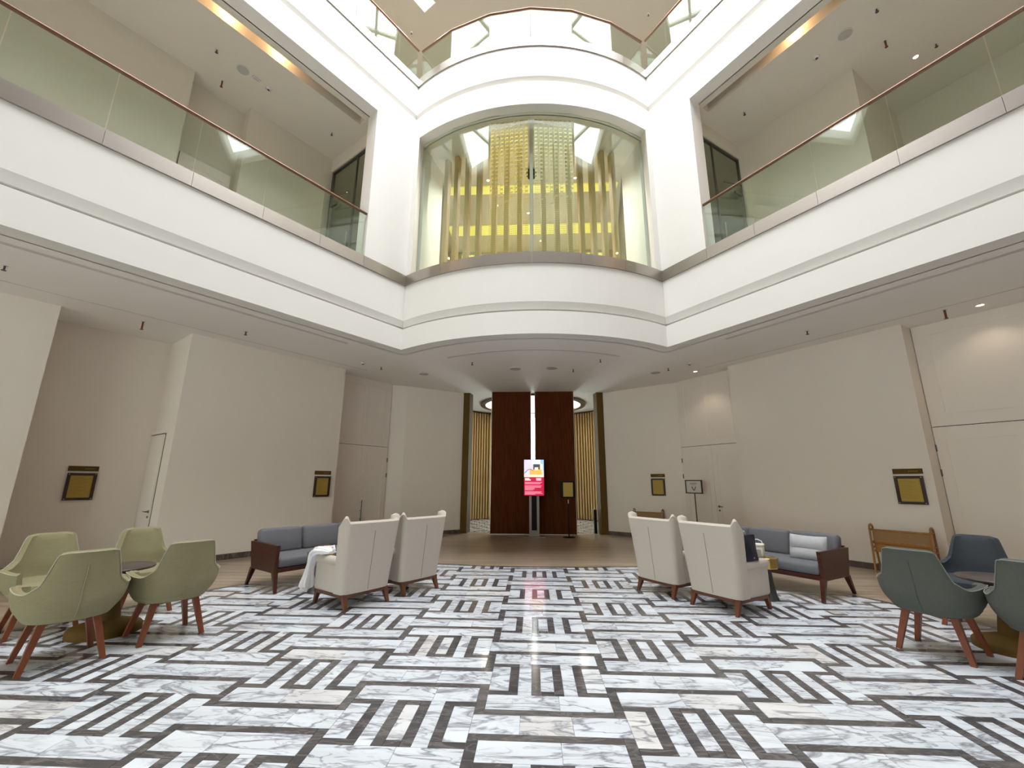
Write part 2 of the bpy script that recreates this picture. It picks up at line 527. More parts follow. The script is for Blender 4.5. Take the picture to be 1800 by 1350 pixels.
SEG = {'left': (0, 1), 'front': (1, NARC + 1), 'right': (NARC + 1, NARC + 2), 'back': (NARC + 2, NP)}
Z1C = 4.10           # ground floor ceiling
Z2S0, Z2S1 = 5.53, 5.76   # gallery steel band
Z2C = 9.25           # gallery ceiling
Z3S0, Z3S1 = 10.78, 11.0  # upper steel band
Z3C = 14.8
for side, (a, b) in SEG.items():
    sweep('wall_' + side + '_gallery_edge', fascia_prof(Z1C, 4.55, 4.74, Z2S0), a, b, 'white_paint',
          'white plastered gallery edge with shadow groove, %s side of the atrium, first level' % side)
    sweep('wall_' + side + '_upper_edge', fascia_prof(Z2C, 9.84, 9.98, Z3S0), a, b, 'white_paint',
          'white plastered balcony edge with shadow groove, %s side of the atrium, upper level' % side)

# floor and ceiling plates of the galleries
OUT = [(-15, -12), (15, -12), (15, 14.5), (-15, 14.5)]
def hole(n):
    return [(p.x, p.y) for p in offset_path(n)]
struct(MB().prism([(-15, -12), (15, -12), (15, 12.72), (-15, 12.72)], Z1C, Z1C + 0.15, [hole(0.28)]).obj('ceiling', 'ceiling_paint'),
       'grey white plaster ceiling over the ground floor seating', 'ceiling')
struct(MB().prism(OUT, 5.2, 5.5, [hole(0.28)]).obj('floor_gallery', 'ceiling_paint'), 'gallery floor slab of the first level', 'floor')
slots = []
for s in (-1, 1):
    q = [P2(s, 1.04, 0.44), P2(s, 10.0, 0.44), P2(s, 10.0, 0.64), P2(s, 1.04, 0.64)]
    slots.append(q)
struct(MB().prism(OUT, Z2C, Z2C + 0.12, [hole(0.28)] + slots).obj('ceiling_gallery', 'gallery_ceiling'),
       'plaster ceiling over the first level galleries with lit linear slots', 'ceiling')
for s in (-1, 1):
    m = MB()
    q = [P2(s, 1.0, 0.40), P2(s, 10.05, 0.40), P2(s, 10.05, 0.68), P2(s, 1.0, 0.68)]
    m.prism(q, Z2C + 0.26, Z2C + 0.30)
    for a, b in ((0.40, 0.44), (0.64, 0.68)):
        m.prism([P2(s, 1.0, a), P2(s, 10.05, a), P2(s, 10.05, b), P2(s, 1.0, b)], Z2C + 0.12, Z2C + 0.26)
    for a, b in ((1.0, 1.04), (10.0, 10.05)):
        m.prism([P2(s, a, 0.44), P2(s, b, 0.44), P2(s, b, 0.64), P2(s, a, 0.64)], Z2C + 0.12, Z2C + 0.26)
    struct(m.obj('trim_%d' % (1 if s < 0 else 2), 'gallery_ceiling'), 'recessed linear ceiling slot above the %s gallery' % ('left' if s < 0 else 'right'), 'trim')
struct(MB().prism(OUT, 10.4, 10.76, [hole(0.28)]).obj('floor_upper', 'ceiling_paint'), 'upper balcony floor slab', 'floor')
SKY_Y = 1.6
def clip_front(pts):
    """part of the outline in front of the line y = SKY_Y"""
    out = []
    for i in range(len(pts)):
        p, q = pts[i], pts[(i + 1) % len(pts)]
        if p[1] >= SKY_Y: out.append(p)
        if (p[1] - SKY_Y) * (q[1] - SKY_Y) < 0:
            k = (SKY_Y - p[1]) / (q[1] - p[1])
            out.append((p[0] + (q[0] - p[0]) * k, SKY_Y))
    return out
SKYHOLE = clip_front(hole(0.35))
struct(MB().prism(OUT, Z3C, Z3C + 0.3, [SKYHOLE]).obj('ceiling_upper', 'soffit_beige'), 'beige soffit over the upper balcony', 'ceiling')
kb = MB()
for i in range(len(SKYHOLE)):
    p, q = Vector(SKYHOLE[i]), Vector(SKYHOLE[(i + 1) % len(SKYHOLE)])
    d_ = (q - p).normalized(); n_ = Vector((-d_.y, d_.x)) * 0.2
    kb.prism([p, q, q + n_, p + n_], Z3C + 0.3, 15.5)
struct(kb.obj('trim_skylight_kerb', 'white_paint'), 'white skylight kerb', 'trim')
sk = MB()
for k in range(5):
    sk.box((-6 + 3 * k, 5.3, 15.45), (0.10, 6.4, 0.1))
for k in range(3):
    sk.box((0, 3.4 + 1.9 * k, 15.46), (13.4, 0.08, 0.08))
struct(sk.obj('window_skylight', 'white_paint'), 'white glazing bars of the atrium skylight', 'skylight')

# ------------------------------------------------------------------ columns between the galleries and the curved window
XG = 2.55
for s, nm in ((-1, 'left'), (1, 'right')):
    a_face = [(s * x, y) for x, y in arc_pts(ARC_R, CX0, 2.60, 2)]
    inner = (s * 2.58, ARC_CY - math.sqrt((ARC_R - 0.34) ** 2 - 2.58 ** 2))
    poly = [P2(s, 1.05, 0), *a_face, inner, P2(s, 0.1, 0.55), P2(s, 1.05, 0.32)]
    struct(MB().prism(poly, Z2S0, Z2C).obj('wall_column_' + nm, 'white_paint'), 'bright white column %s of the curved window' % nm, 'column')

# ------------------------------------------------------------------ steel bands, glass and handrails
def arc_xy(x, r):
    return (x, ARC_CY - math.sqrt(r * r - x * x))

def steel_side(parent, s, z0, z1, joints):
    for a, b in zip(joints[:-1], joints[1:]):
        MB().prism([P2(s, a + 0.002, -0.03), P2(s, b - 0.002, -0.03), P2(s, b - 0.002, 0.10), P2(s, a + 0.002, 0.10)], z0, z1).obj('steel_panel', 'steel', parent)

def steel_arc(parent, z0, z1, xs):
    for a, b in zip(xs[:-1], xs[1:]):
        f = arc_pts(ARC_R + 0.03, a + 0.002, b - 0.002, 4); g = arc_pts(ARC_R - 0.10, (a + .002) * .97, (b - .002) * .97, 4)
        MB().prism(f + g[::-1], z0, z1).obj('steel_panel', 'steel', parent)

for s, nm in ((-1, 'left'), (1, 'right')):
    root = thing('glass_balustrade', 'glass balustrade with bronze handrail along the %s first level gallery' % nm, 'balustrade')
    J = [1.07, 1.98, 2.95, 3.92, 4.87, 5.82, 6.77, 7.72, 8.67, 9.62, 10.6]
    steel_side(root, s, Z2S0, Z2S1, [-0.02] + J)
    for a, b in zip(J[:-1], J[1:]):
        MB().prism([P2(s, a + 0.006, 0.035), P2(s, b - 0.006, 0.035), P2(s, b - 0.006, 0.053), P2(s, a + 0.006, 0.053)], Z2S1 - 0.05, 6.70).obj('glass_panel', 'glass', root)
    MB().tube([P(s, 1.06, 0.044, 6.72), P(s, 10.6, 0.044, 6.72)], 0.028, 10).obj('handrail', 'bronze_rail', root, True)

# curved window of six panes
w = empty('window_1')
struct(w, 'curved floor-height window of six glass panes between the two white columns', 'window')
RGL = ARC_R - 0.2
XJ = [-2.56, -1.78, -0.92, 0.0, 0.92, 1.78, 2.56]
for a, b in zip(XJ[:-1], XJ[1:]):
    pa, pb = Vector(arc_xy(a, RGL)), Vector(arc_xy(b, RGL))
    d = (pb - pa).normalized(); nn = Vector((-d.y, d.x))
    pa += d * 0.005; pb -= d * 0.005
    MB().prism([pa, pb, pb + nn * 0.015, pa + nn * 0.015], Z2S1 - 0.05, Z2C + 0.0).obj('pane', 'window_glass', w)
sill = thing('steel_sill', 'brushed steel band under the curved window', 'sill')
steel_arc(sill, Z2S0, Z2S1, [-2.75, -1.86, -0.95, 0.0, 0.95, 1.86, 2.75])

# upper balustrades
for s, nm in ((-1, 'left'), (1, 'right')):
    root = thing('glass_balustrade', 'glass balustrade along the %s side of the upper balcony' % nm, 'balustrade')
    J = [-0.02, 0.6, 1.75, 2.9, 4.05, 5.2, 6.35, 7.5, 8.65, 9.8]
    steel_side(root, s, Z3S0, Z3S1, J)
    for a, b in zip(J[:-1], J[1:]):
        MB().prism([P2(s, max(a, 0.06) + 0.006, 0.035), P2(s, b - 0.006, 0.035), P2(s, b - 0.006, 0.053), P2(s, max(a, 0.06) + 0.006, 0.053)], Z3S1 - 0.05, 11.9).obj('glass_panel', 'glass', root)
    MB().tube([P(s, 0.03, 0.044, 11.92), P(s, 9.8, 0.044, 11.92)], 0.03, 10).obj('handrail', 'bronze_rail', root, True)
root = thing('glass_balustrade', 'bowed glass balustrade in the middle of the upper balcony', 'balustrade')
XU = [-2.74, -1.9, -0.95, 0.0, 0.95, 1.9, 2.74]
steel_arc(root, Z3S0, Z3S1, XU)
for a, b in zip(XU[:-1], XU[1:]):
    a2, b2 = a * 0.985, b * 0.985
    pa, pb = Vector(arc_xy(a2, ARC_R - 0.035)), Vector(arc_xy(b2, ARC_R - 0.035))
    d = (pb - pa).normalized(); nn = Vector((-d.y, d.x)); pa += d * 0.005; pb -= d * 0.005
    MB().prism([pa, pb, pb + nn * 0.015, pa + nn * 0.015], Z3S1 - 0.05, 11.9).obj('glass_panel', 'glass', root)
MB().tube([(*arc_xy(x * 0.985, ARC_R - 0.04), 11.92) for x in XU], 0.03, 10).obj('handrail', 'bronze_rail', root, True)
# ------------------------------------------------------------------ ground floor: marble tiles, border, timber
FX = 0.085                       # middle of the floor pattern
PW, PL, FY0 = 0.8795, 1.2388, 3.55
BAND, STRIP, MOT, GAP, VW = 0.064, 0.196, 0.51, 0.2088, 0.064
HW = PW / 2 - VW / 2
edge = [(x, 7.9 + 0.055 * x * x) for x in (-2.2, -1.65, -1.1, -0.55, 0, 0.55, 1.1, 1.65, 2.2)]
MARB = edge + [(3.1, 6.6), (4.15, 6.28), (4.32, 6.0), (4.62, 5.2), (5.25, 3.9), (7.4, 0.2), (7.4, -6.2), (-7.4, -6.2), (-7.4, 0.2), (-5.25, 3.9), (-4.62, 5.2), (-4.32, 6.0), (-4.15, 6.28), (-3.1, 6.6)]
floor = MB().box((0, 4.0, -0.112), (30, 32, 0.2)).obj('floor', 'white_marble')
struct(floor, 'marble and timber ground floor of the atrium', 'floor')
MB().prism([(-15, -12), (15, -12), (15, 12.9), (-15, 12.9)], -0.011, 0.003, [MARB]).obj('timber_flooring', 'timber_floor', floor)
mb = MB()
nM = len(MARB)
inn = []
for i in range(nM):
    p0, p1, p2 = Vector(MARB[i - 1]), Vector(MARB[i]), Vector(MARB[(i + 1) % nM])
    d1, d2 = (p1 - p0).normalized(), (p2 - p1).normalized()
    m = (Vector((d1.y, -d1.x)) + Vector((d2.y, -d2.x)))
    inn.append(p1 + m / max(0.5, m.dot(Vector((d1.y, -d1.x)))) * 0.075)
for i in range(nM):
    j = (i + 1) % nM
    mb.prism([MARB[i], MARB[j], inn[j], inn[i]], -0.011, 0.0025)
mb.obj('dark_marble_border', 'dark_marble', floor)

pieces = {'white_marble': [], 'dark_marble': []}
def piece(kind, x0, x1, y0, y1):
    pieces[kind].append((x0, x1, y0, y1))
for c in range(-8, 9):
    xc = FX + c * PW
    off = 0.0 if c % 2 == 0 else PL / 2
    for k in range(-5, 4):
        top = FY0 + off - k * PL + PL / 2 - GAP / 2        # far edge of the unit
        if top < 0.6 or top > 10.0: continue
        y = top
        W, D = 'white_marble', 'dark_marble'
        piece(D, xc - HW, xc + HW, y - BAND, y)
        y1 = y - BAND
        jx = xc + random.uniform(-0.12, 0.12)
        piece(W, xc - HW, jx, y1 - STRIP, y1); piece(W, jx, xc + HW, y1 - STRIP, y1)
        ym = y1 - STRIP; yb = ym - MOT
        for s in (-1, 1):
            def sp(kind, a, b, q0, q1):
                piece(kind, *sorted((xc + s * a, xc + s * b)), q0, q1)
            sp(D, 0.205, HW, ym - 0.06, ym); sp(D, 0.205, HW, yb, yb + 0.06); sp(D, 0.205, 0.272, yb + 0.06, ym - 0.06)
            sp(W, 0.272, HW, yb + 0.06, ym - 0.06)
            sp(W, 0.112, 0.205, yb, ym)
            sp(D, 0.046, 0.112, yb, ym)
        piece(D, xc - 0.046, xc + 0.046, ym - 0.06, ym); piece(D, xc - 0.046, xc + 0.046, yb, yb + 0.06)
        piece(W, xc - 0.046, xc + 0.046, yb + 0.06, ym - 0.06)
        y2 = yb
        jx = xc + random.uniform(-0.12, 0.12)
        piece(W, xc - HW, jx, y2 - STRIP, y2); piece(W, jx, xc + HW, y2 - STRIP, y2)
        y3 = y2 - STRIP
        piece(D, xc - HW, xc + HW, y3 - BAND, y3)
        y4 = y3 - BAND
        j1 = xc + random.uniform(-0.2, -0.08); j2 = xc + random.uniform(0.08, 0.2)
        e = HW + VW
        piece(W, xc - e, j1, y4 - GAP, y4); piece(W, j1, j2, y4 - GAP, y4); piece(W, j2, xc + e, y4 - GAP, y4)
        # upright band on the right of this column, beside the far and near half of the unit
        half = PL / 2 - GAP
        piece(D, xc + HW, xc + HW + VW, top - half, top)
        piece(D, xc + HW, xc + HW + VW, y4, y4 + half)
tile_cache = {}
camx, camy = -0.0056, 0.0
def in_view(q):
    x, y = (q[0] + q[1]) / 2, (q[2] + q[3]) / 2
    return y > 2.1 and abs(x) < 1.24 * y + 0.3 and y < 8.3 and not (y > 6.3 and abs(x) > 4.2)
for kind, nm in (('white_marble', 'marble_tile'), ('dark_marble', 'dark_marble_tile')):
    qs = sorted(pieces[kind], key=lambda q: (not in_view(q), -((q[1] - q[0]) * (q[3] - q[2])) / (((q[0] + q[1]) / 2) ** 2 + ((q[2] + q[3]) / 2) ** 2) ** 1.5))
    for q in qs[:300]:
        w_, d_ = q[1] - q[0] - 0.0024, q[3] - q[2] - 0.0024
        key = (kind, round(w_, 3), round(d_, 3))
        if key not in tile_cache:
            me = MB().box((0, 0, -0.006), (w_, d_, 0.012)).mesh(nm)
            me.materials.append(MATS[kind])
            tile_cache[key] = me
        o = bpy.data.objects.new(nm, tile_cache[key])
        COL.objects.link(o)
        o.location = ((q[0] + q[1]) / 2, (q[2] + q[3]) / 2, 0)
        o.parent = floor
    mb = MB(); rn = []
    for q in qs[300:]:
        mb.box(((q[0] + q[1]) / 2, (q[2] + q[3]) / 2, -0.006), (q[1] - q[0] - 0.0024, q[3] - q[2] - 0.0024, 0.012))
        rn += [random.random()] * 8
    o = mb.obj(nm + 's_beyond', kind, floor)
    at = o.data.attributes.new('tile_rnd', 'FLOAT', 'POINT')
    at.data.foreach_set('value', rn)
    o['kind'] = 'stuff'

# ------------------------------------------------------------------ ground floor walls
ZW = Z1C + 0.02
JX, JY = 2.12, 12.8
def wpoly(s, pts, tail):
    return [P2(s, t, n) for t, n in pts] + [(s * x, y) for x, y in tail]
WL = [(13, 2.6), (4.62, 2.6), (4.62, 3.5), (2.93, 3.5), (2.93, 2.38), (-0.26, 2.38), (-0.26, 2.80), (-1.98, 2.80)]
WR = [(13, 2.6), (5.6, 2.6), (5.6, 2.80), (2.93, 2.80), (2.93, 2.38), (-0.26, 2.38), (-0.26, 2.72), (-1.98, 2.72)]
TAIL = [(3.57, 11.74), (JX, JY), (JX, JY + 0.35), (6.0, 15.0)]
struct(MB().prism(wpoly(-1, WL, TAIL) + [P2(-1, -1.98, 5.0), P2(-1, 13, 5.0)], 0, ZW).obj('wall_left', 'wall_paint'), 'warm off-white wall with recesses on the left of the ground floor', 'wall')
struct(MB().prism(wpoly(1, WR, TAIL) + [P2(1, -1.98, 5.0), P2(1, 13, 5.0)], 0, ZW).obj('wall_right', 'wall_paint'), 'warm off-white wall with recesses on the right of the ground floor', 'wall')
wb = MB()
for x0, x1, z0, z1 in ((-15, -14, 0, 15), (-4.0, 15, 0, 15), (-14, -4.0, 3.1, 15)):
    wb.box(((x0 + x1) / 2, -9.0, (z0 + z1) / 2), (x1 - x0, 0.3, z1 - z0))
struct(wb.obj('wall_back', 'wall_paint'), 'off-white wall behind the camera', 'wall')
w3 = struct(empty('window_3', (-9.0, -9.0, 0)), 'glazed street front behind the camera', 'window')
for k in range(5):
    MB().box((-4 + 2 * k, 0, 1.55), (1.94, 0.02, 3.04)).obj('pane', 'window_glass', w3)
for k in range(6):
    MB().box((-5 + 2 * k, 0, 1.55), (0.06, 0.10, 3.1)).obj('mullion', 'dark_steel', w3)

def strip_along(name, pts, h, th, m, label, cat='baseboard'):
    """thin upright strip on the inner side of a polyline (plan points, world)"""
    mb = MB()
    for (a, b, sgn) in pts:
        a, b = Vector(a), Vector(b)
        d = (b - a).normalized(); nn = Vector((-d.y, d.x)) * sgn
        mb.prism([a, b, b + nn * th, a + nn * th], 0.0, h)
    return struct(mb.obj(name, m), label, cat)
for s, nm, W in ((-1, 'left', WL), (1, 'right', WR)):
    segs = []
    pts = wpoly(s, W, TAIL)[:10]
    for i in range(len(pts) - 1):
        a, b = pts[i], pts[i + 1]
        if i in (2, 6) and not (s < 0 and i == 2):   # doors stand here
            continue
        segs.append((a, b, 1 if s < 0 else -1))
    strip_along('baseboard_' + nm, [(a, b, -k) for a, b, k in segs], 0.105, 0.014, 'baseboard_marble', 'dark brown marble baseboard along the %s wall' % nm)

# ---- doors in the recesses: plain double leaves with applied mouldings and a panel above
def mould(parent, M, x0, x1, z0, z1, w=0.022, d=0.010):
    mb = MB()
    for c, s_ in ((((x0 + x1) / 2, -d / 2, z0), (x1 - x0, d, w)), (((x0 + x1) / 2, -d / 2, z1), (x1 - x0, d, w)),
                  ((x0, -d / 2, (z0 + z1) / 2), (w, d, z1 - z0)), ((x1, -d / 2, (z0 + z1) / 2), (w, d, z1 - z0))):
        mb.box(c, s_, M)
    return mb.obj('moulding', 'door_paint', parent)

def lever(parent, M, x, z, dirx, m='dark_steel'):
    h = MB()
    h.tube([M @ Vector((x, 0, z)), M @ Vector((x, -0.05, z))], 0.011, 8)
    h.tube([M @ Vector((x, -0.05, z)), M @ Vector((x + dirx * 0.12, -0.05, z))], 0.009, 8)
    h.tube([M @ Vector((x, 0, z)), M @ Vector((x, -0.012, z))], 0.025, 12)
    h.tube([M @ Vector((x, 0, z - 0.09)), M @ Vector((x, -0.014, z - 0.09))], 0.02, 12)
    return h.obj('handle', m, parent, True)

def double_door(idx, s, n, t0, t1, leaf_joint, pull, label, z_top=2.34, up=True, slots_=None):
    """built against the recess wall; local x along the wall, local -y into the room"""
    o = empty('door_%d' % idx)
    struct(o, label, 'door')
    a, b = P(s, t0, n), P(s, t1, n)
    A, B = (a, b) if s > 0 else (a, b)
    d = (B - A); ln = d.length; d.normalize()
    nin = -Vector((s * CA, SA, 0))                         # into the room
    M = Matrix(((d.x, -nin.x, 0, A.x), (d.y, -nin.y, 0, A.y), (0, 0, 1, 0), (0, 0, 0, 1)))
    jl = leaf_joint
    gap = MB().box((ln / 2, -0.003, Z1C / 2), (ln, 0.006, Z1C), M).obj('shadow_gap', 'shadow_gap', o)
    for x0, x1 in ((0.004, jl - 0.003), (jl + 0.003, ln - 0.004)):
        lf = MB().box(((x0 + x1) / 2, -0.018, z_top / 2 + 0.004), (x1 - x0, 0.030, z_top - 0.008), M).obj('door_leaf', 'door_paint', o)
        M2 = M @ Matrix.Translation((0, -0.033, 0))
        mould(lf, M2, x0 + 0.13, x1 - 0.13, 0.25, z_top - 0.2)
        hinge_x = x0 - 0.002 if x0 < 0.1 else x1 + 0.002
        for hz in (0.35, 1.6, 2.0):
            MB().box((hinge_x, -0.036, hz), (0.024, 0.012, 0.11), M).obj('hinge', 'dark_steel', lf)
        if pull == 'bar' and x0 < 0.1:
            h = MB()
            xx = x1 - 0.07
            h.tube([M @ Vector((xx, -0.09, 0.45)), M @ Vector((xx, -0.09, 0.98))], 0.013, 8)
            for zz in (0.52, 0.72, 0.92):
                h.tube([M @ Vector((xx, -0.03, zz)), M @ Vector((xx, -0.09, zz))], 0.008, 6)
            h.obj('handle', 'dark_steel', lf, True)
        if pull == 'lever' and x0 > 0.1:
            lever(lf, M2, x0 + 0.07, 0.89, 1)
    up_p = MB().box((ln / 2, -0.018, (z_top + Z1C) / 2 + 0.006), (ln - 0.008, 0.030, Z1C - z_top - 0.012), M).obj('upper_panel', 'door_paint', o)
    M2 = M @ Matrix.Translation((0, -0.033, 0))
    mould(up_p, M2, 0.2, jl - 0.06, z_top + 0.22, Z1C - 0.18); mould(up_p, M2, jl + 0.06, ln - 0.2, z_top + 0.22, Z1C - 0.18)
    return o
double_door(1, -1, 2.80, -1.97, -0.27, 0.80, 'bar', 'grey white double door with a tall pull bar in the far left recess')
double_door(2, 1, 2.72, -1.97, -0.27, 0.86, 'lever', 'white double door with a lever handle in the far right recess')
double_door(3, 1, 2.80, 2.935, 5.58, 1.32, 'lever', 'white double door with hinges in the near right recess')
# door in the side of the left recess
o = empty('door_4')
struct(o, 'narrow white door in the side of the near left recess', 'door')
A = P(-1, 2.93, 2.72); d = Vector((-CA, SA, 0)); nin = Vector((-SA, -CA, 0))
M = Matrix(((d.x, -nin.x, 0, A.x), (d.y, -nin.y, 0, A.y), (0, 0, 1, 0), (0, 0, 0, 1)))
MB().box((0.42, -0.004, 1.13), (0.712, 0.008, 2.26), M).obj('shadow_gap', 'shadow_gap', o)
lf = MB().box((0.42, -0.016, 1.125), (0.70, 0.03, 2.24), M).obj('door_leaf', 'door_paint', o)
MB().box((0.39, -0.02, 2.29), (0.78, 0.05, 0.05), M).obj('door_head', 'door_paint', o)
lever(lf, M @ Matrix.Translation((0, -0.031, 0)), 0.12, 0.89, 1)

# ---- framed gold notices with a name strip above (four)
def plaque(M, label):
    """M: local x along the wall, -y into the room, origin at the frame's lower left corner on the wall"""
    o = empty('wall_notice')
    tag(o, label, 'notice', 'framed gold notices on the walls')
    o.matrix_world = M
    f = MB()
    wd, ht, fw = 0.37, 0.45, 0.042
    for c, s_ in (((wd / 2, -0.02, fw / 2), (wd, 0.04, fw)), ((wd / 2, -0.02, ht - fw / 2), (wd, 0.04, fw)),
                  ((fw / 2, -0.02, ht / 2), (fw, 0.04, ht - 2 * fw)), ((wd - fw / 2, -0.02, ht / 2), (fw, 0.04, ht - 2 * fw))):
        f.box(c, s_)
    f.obj('frame', 'frame_dark', o)
    for x in (0.02, wd - 0.02):
        for z in (0.02, ht - 0.02):
            MB().tube([(x, -0.039, z), (x, -0.046, z)], 0.008, 8).obj('screw', 'steel', o)
    sh = MB().box((wd / 2, -0.01, ht / 2), (wd - 2 * fw, 0.02, ht - 2 * fw)).obj('notice_sheet', 'poster_gold', o)
    tx = MB()
    for k in range(13):
        ln = random.uniform(0.10, 0.23)
        tx.box((0.06 + ln / 2, -0.0205, ht - 0.08 - k * 0.023), (ln, 0.001, 0.004))
    tx.obj('printed_lines', 'poster_ink', sh)
    st = MB().box((wd / 2, -0.006, ht + 0.075), (0.385, 0.012, 0.085)).obj('name_strip', 'dark_brass', o)
    t2 = MB()
    for k in range(6):
        t2.box((wd / 2 + 0.02 + k * 0.021, -0.0125, ht + 0.075), (0.014, 0.001, 0.02))
    t2.obj('printed_lines', 'poster_ink', st)
    return o
def wall_M(s, t, n, z):
    A = P(s, t, n, z)
    d = Vector((s * SA, -CA, 0)) * (1 if s > 0 else -1); nin = -Vector((s * CA, SA, 0))
    return Matrix(((d.x, -nin.x, 0, A.x), (d.y, -nin.y, 0, A.y), (0, 0, 1, A.z), (0, 0, 0, 1)))
plaque(wall_M(1, 2.44, 2.38, 1.10), 'framed gold notice above the near cane rack on the right wall')
plaque(wall_M(-1, 0.25, 2.38, 1.09), 'framed gold notice beside the double door with the tall pull bar')
plaque(wall_M(-1, 3.98, 3.5, 1.09), 'framed gold notice at the back of the near left recess')
_a = Vector((3.57, 11.74, 0)); _b = Vector((JX, JY, 0)); _d = (_a - _b).normalized()
_nin = Vector((-_d.y, _d.x, 0)); _nin = _nin if _nin.y < 0 else -_nin
_o = _b + _d * ((_a - _b).length - 0.46); _o.z = 1.1
plaque(Matrix(((_d.x, -_nin.x, 0, _o.x), (_d.y, -_nin.y, 0, _o.y), (0, 0, 1, _o.z), (0, 0, 0, 1))), 'framed gold notice above the far cane rack, right of the dark doorway')

# ------------------------------------------------------------------ entrance doors and the round lobby behind
for s, nm in ((-1, 'left'), (1, 'right')):
    poly = [(s * JX, JY - 0.02), (s * 1.93, JY - 0.02), (s * 1.88, JY + 0.33), (s * JX, JY + 0.33)]
    struct(MB().prism(poly, 0, ZW).obj('trim_jamb_' + nm, 'dark_brass'), 'dark brass door jamb %s of the entrance' % nm, 'trim')
for x0, x1, nm in ((-1.24, -0.055, 'left'), (0.055, 1.22, 'right')):
    o = thing('entrance_door', 'tall dark brown timber door leaf, %s of the bright slit' % nm, 'door', ((x0 + x1) / 2, 12.62, 0))
    h = (x1 - x0) / 2
    MB().box((0, 0.02, 1.46), (2 * h - 0.05, 0.02, 0.06)).obj('joint_backing', 'door_wood', o)
    MB().box((0, 0, 0.738), (2 * h - 0.03, 0.07, 1.436)).obj('lower_panel', 'door_wood', o)
    MB().box((0, 0, 2.78), (2 * h - 0.03, 0.07, 2.64)).obj('upper_panel', 'door_wood', o)
    for sx in (-1, 1):
        MB().box((sx * (h - 0.007), 0, 2.05), (0.016, 0.078, 4.10)).obj('metal_edge', 'steel', o)
    MB().box((0, 0, 0.012), (2 * h - 0.03, 0.078, 0.022)).obj('kick_strip', 'steel', o)
LC = Vector((0.0, 15.35))
LR = 3.25
rng = [math.radians(a) for a in range(-340, -19, 8)]
ring_o = [(LC.x + (LR + 0.1) * math.sin(a), LC.y + (LR + 0.1) * math.cos(a)) for a in [math.radians(x) for x in range(17, 141, 4)]]
for s, nm in ((-1, 'left'), (1, 'right')):
    ang = [math.radians(x) for x in range(17, 136, 4)]
    inn_ = [(s * LR * math.sin(a), LC.y + LR * math.cos(a)) for a in ang]
    out_ = [(s * (LR + 0.2) * math.sin(a), LC.y + (LR + 0.2) * math.cos(a)) for a in ang]
    wl = struct(MB().prism(inn_ + out_[::-1], 0, 4.35).obj('wall_lobby_' + nm, 'brown_panel'), 'brown curved lobby wall with timber slats, %s half' % nm, 'wall')
    me = MB().box((0, 0, 2.15), (0.046, 0.11, 4.24)).mesh('slat'); me.materials.append(MATS['gold_slat'])
    for k in range(22):
        a = math.radians(18.5 + k * 2.35)
        o = bpy.data.objects.new('slat', me); COL.objects.link(o)
        o.parent = wl
        o.location = (s * (LR - 0.06) * math.sin(a), LC.y + (LR - 0.06) * math.cos(a), 0)
        o.rotation_euler = (0, 0, -s * a)
struct(MB().prism([(-6, 12.72), (6, 12.72), (6, 19.5), (-6, 19.5)], 4.34, 4.5).obj('ceiling_lobby', 'white_paint'), 'white ceiling of the entrance lobby', 'ceiling')
_circ = lambda r_: [(r_ * math.cos(2 * math.pi * k / 48), r_ * math.sin(2 * math.pi * k / 48)) for k in range(48)]
rg = MB().prism(_circ(1.98), 4.27, 4.339, [_circ(1.80)])
o = rg.obj('ceiling_ring', 'dark_steel', None, True); o.location = (0, 16.0, 0)
tag(o, 'dark round ring with a glowing disc on the lobby ceiling behind the doors', 'ceiling light')
MB().lathe([(0.0, 4.31), (1.79, 4.31), (1.79, 4.33), (0.0, 4.33)], 48).obj('glowing_disc', 'ring_glow', o)
lf_ = struct(MB().prism([(-6, 12.9), (6, 12.9), (6, 19.5), (-6, 19.5)], -0.02, 0.003).obj('floor_lobby', 'white_marble'), 'white and dark marble lobby floor', 'floor')
lm = MB()
for i in range(-8, 9):
    for j in range(14):
        lm.box((i * 0.44 + (0.22 if j % 2 else 0), 13.2 + j * 0.42, 0.004), (0.30, 0.07, 0.003))
        lm.box((i * 0.44 + (0.22 if j % 2 else 0), 13.35 + j * 0.42, 0.004), (0.06, 0.2, 0.003))
lm.obj('dark_inlay', 'dark_marble', lf_)
struct(MB().box((-4.3, 19.3, 2.2), (6.2, 0.2, 4.4)).obj('wall_lobby_far_left', 'brown_panel'), 'brown far wall of the lobby, left of the glass front', 'wall')
struct(MB().box((4.3, 19.3, 2.2), (6.2, 0.2, 4.4)).obj('wall_lobby_far_right', 'brown_panel'), 'brown far wall of the lobby, right of the glass front', 'wall')
w2 = struct(empty('window_2', (0, 19.3, 0)), 'bright glass front of the entrance lobby', 'window')
for x in (-0.6, 0.6):
    MB().box((x, 0, 2.15), (1.16, 0.02, 4.25)).obj('pane', 'window_glass', w2)
for x in (-1.2, 0, 1.2):
    MB().box((x, 0, 2.15), (0.04, 0.08, 4.3)).obj('mullion', 'dark_steel', w2)

# ------------------------------------------------------------------ first level: gallery walls, glass end doors, room behind the curved window
ZG0, ZG1 = 5.5, Z2C + 0.02
GL = [(13, 2.15), (3.72, 2.15), (3.72, 2.45), (2.70, 2.45), (2.70, 2.15), (0.72, 2.15)]
GR = [(13, 4.2), (3.10, 4.2), (3.10, 2.1), (0.72, 2.1)]
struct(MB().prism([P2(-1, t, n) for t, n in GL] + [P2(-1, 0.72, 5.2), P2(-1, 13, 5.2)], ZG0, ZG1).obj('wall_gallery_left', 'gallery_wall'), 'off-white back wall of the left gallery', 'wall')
struct(MB().prism([P2(1, t, n) for t, n in GR] + [P2(1, 0.72, 5.2), P2(1, 13, 5.2)], ZG0, ZG1).obj('wall_gallery_right', 'gallery_wall'), 'off-white back wall of the right gallery', 'wall')
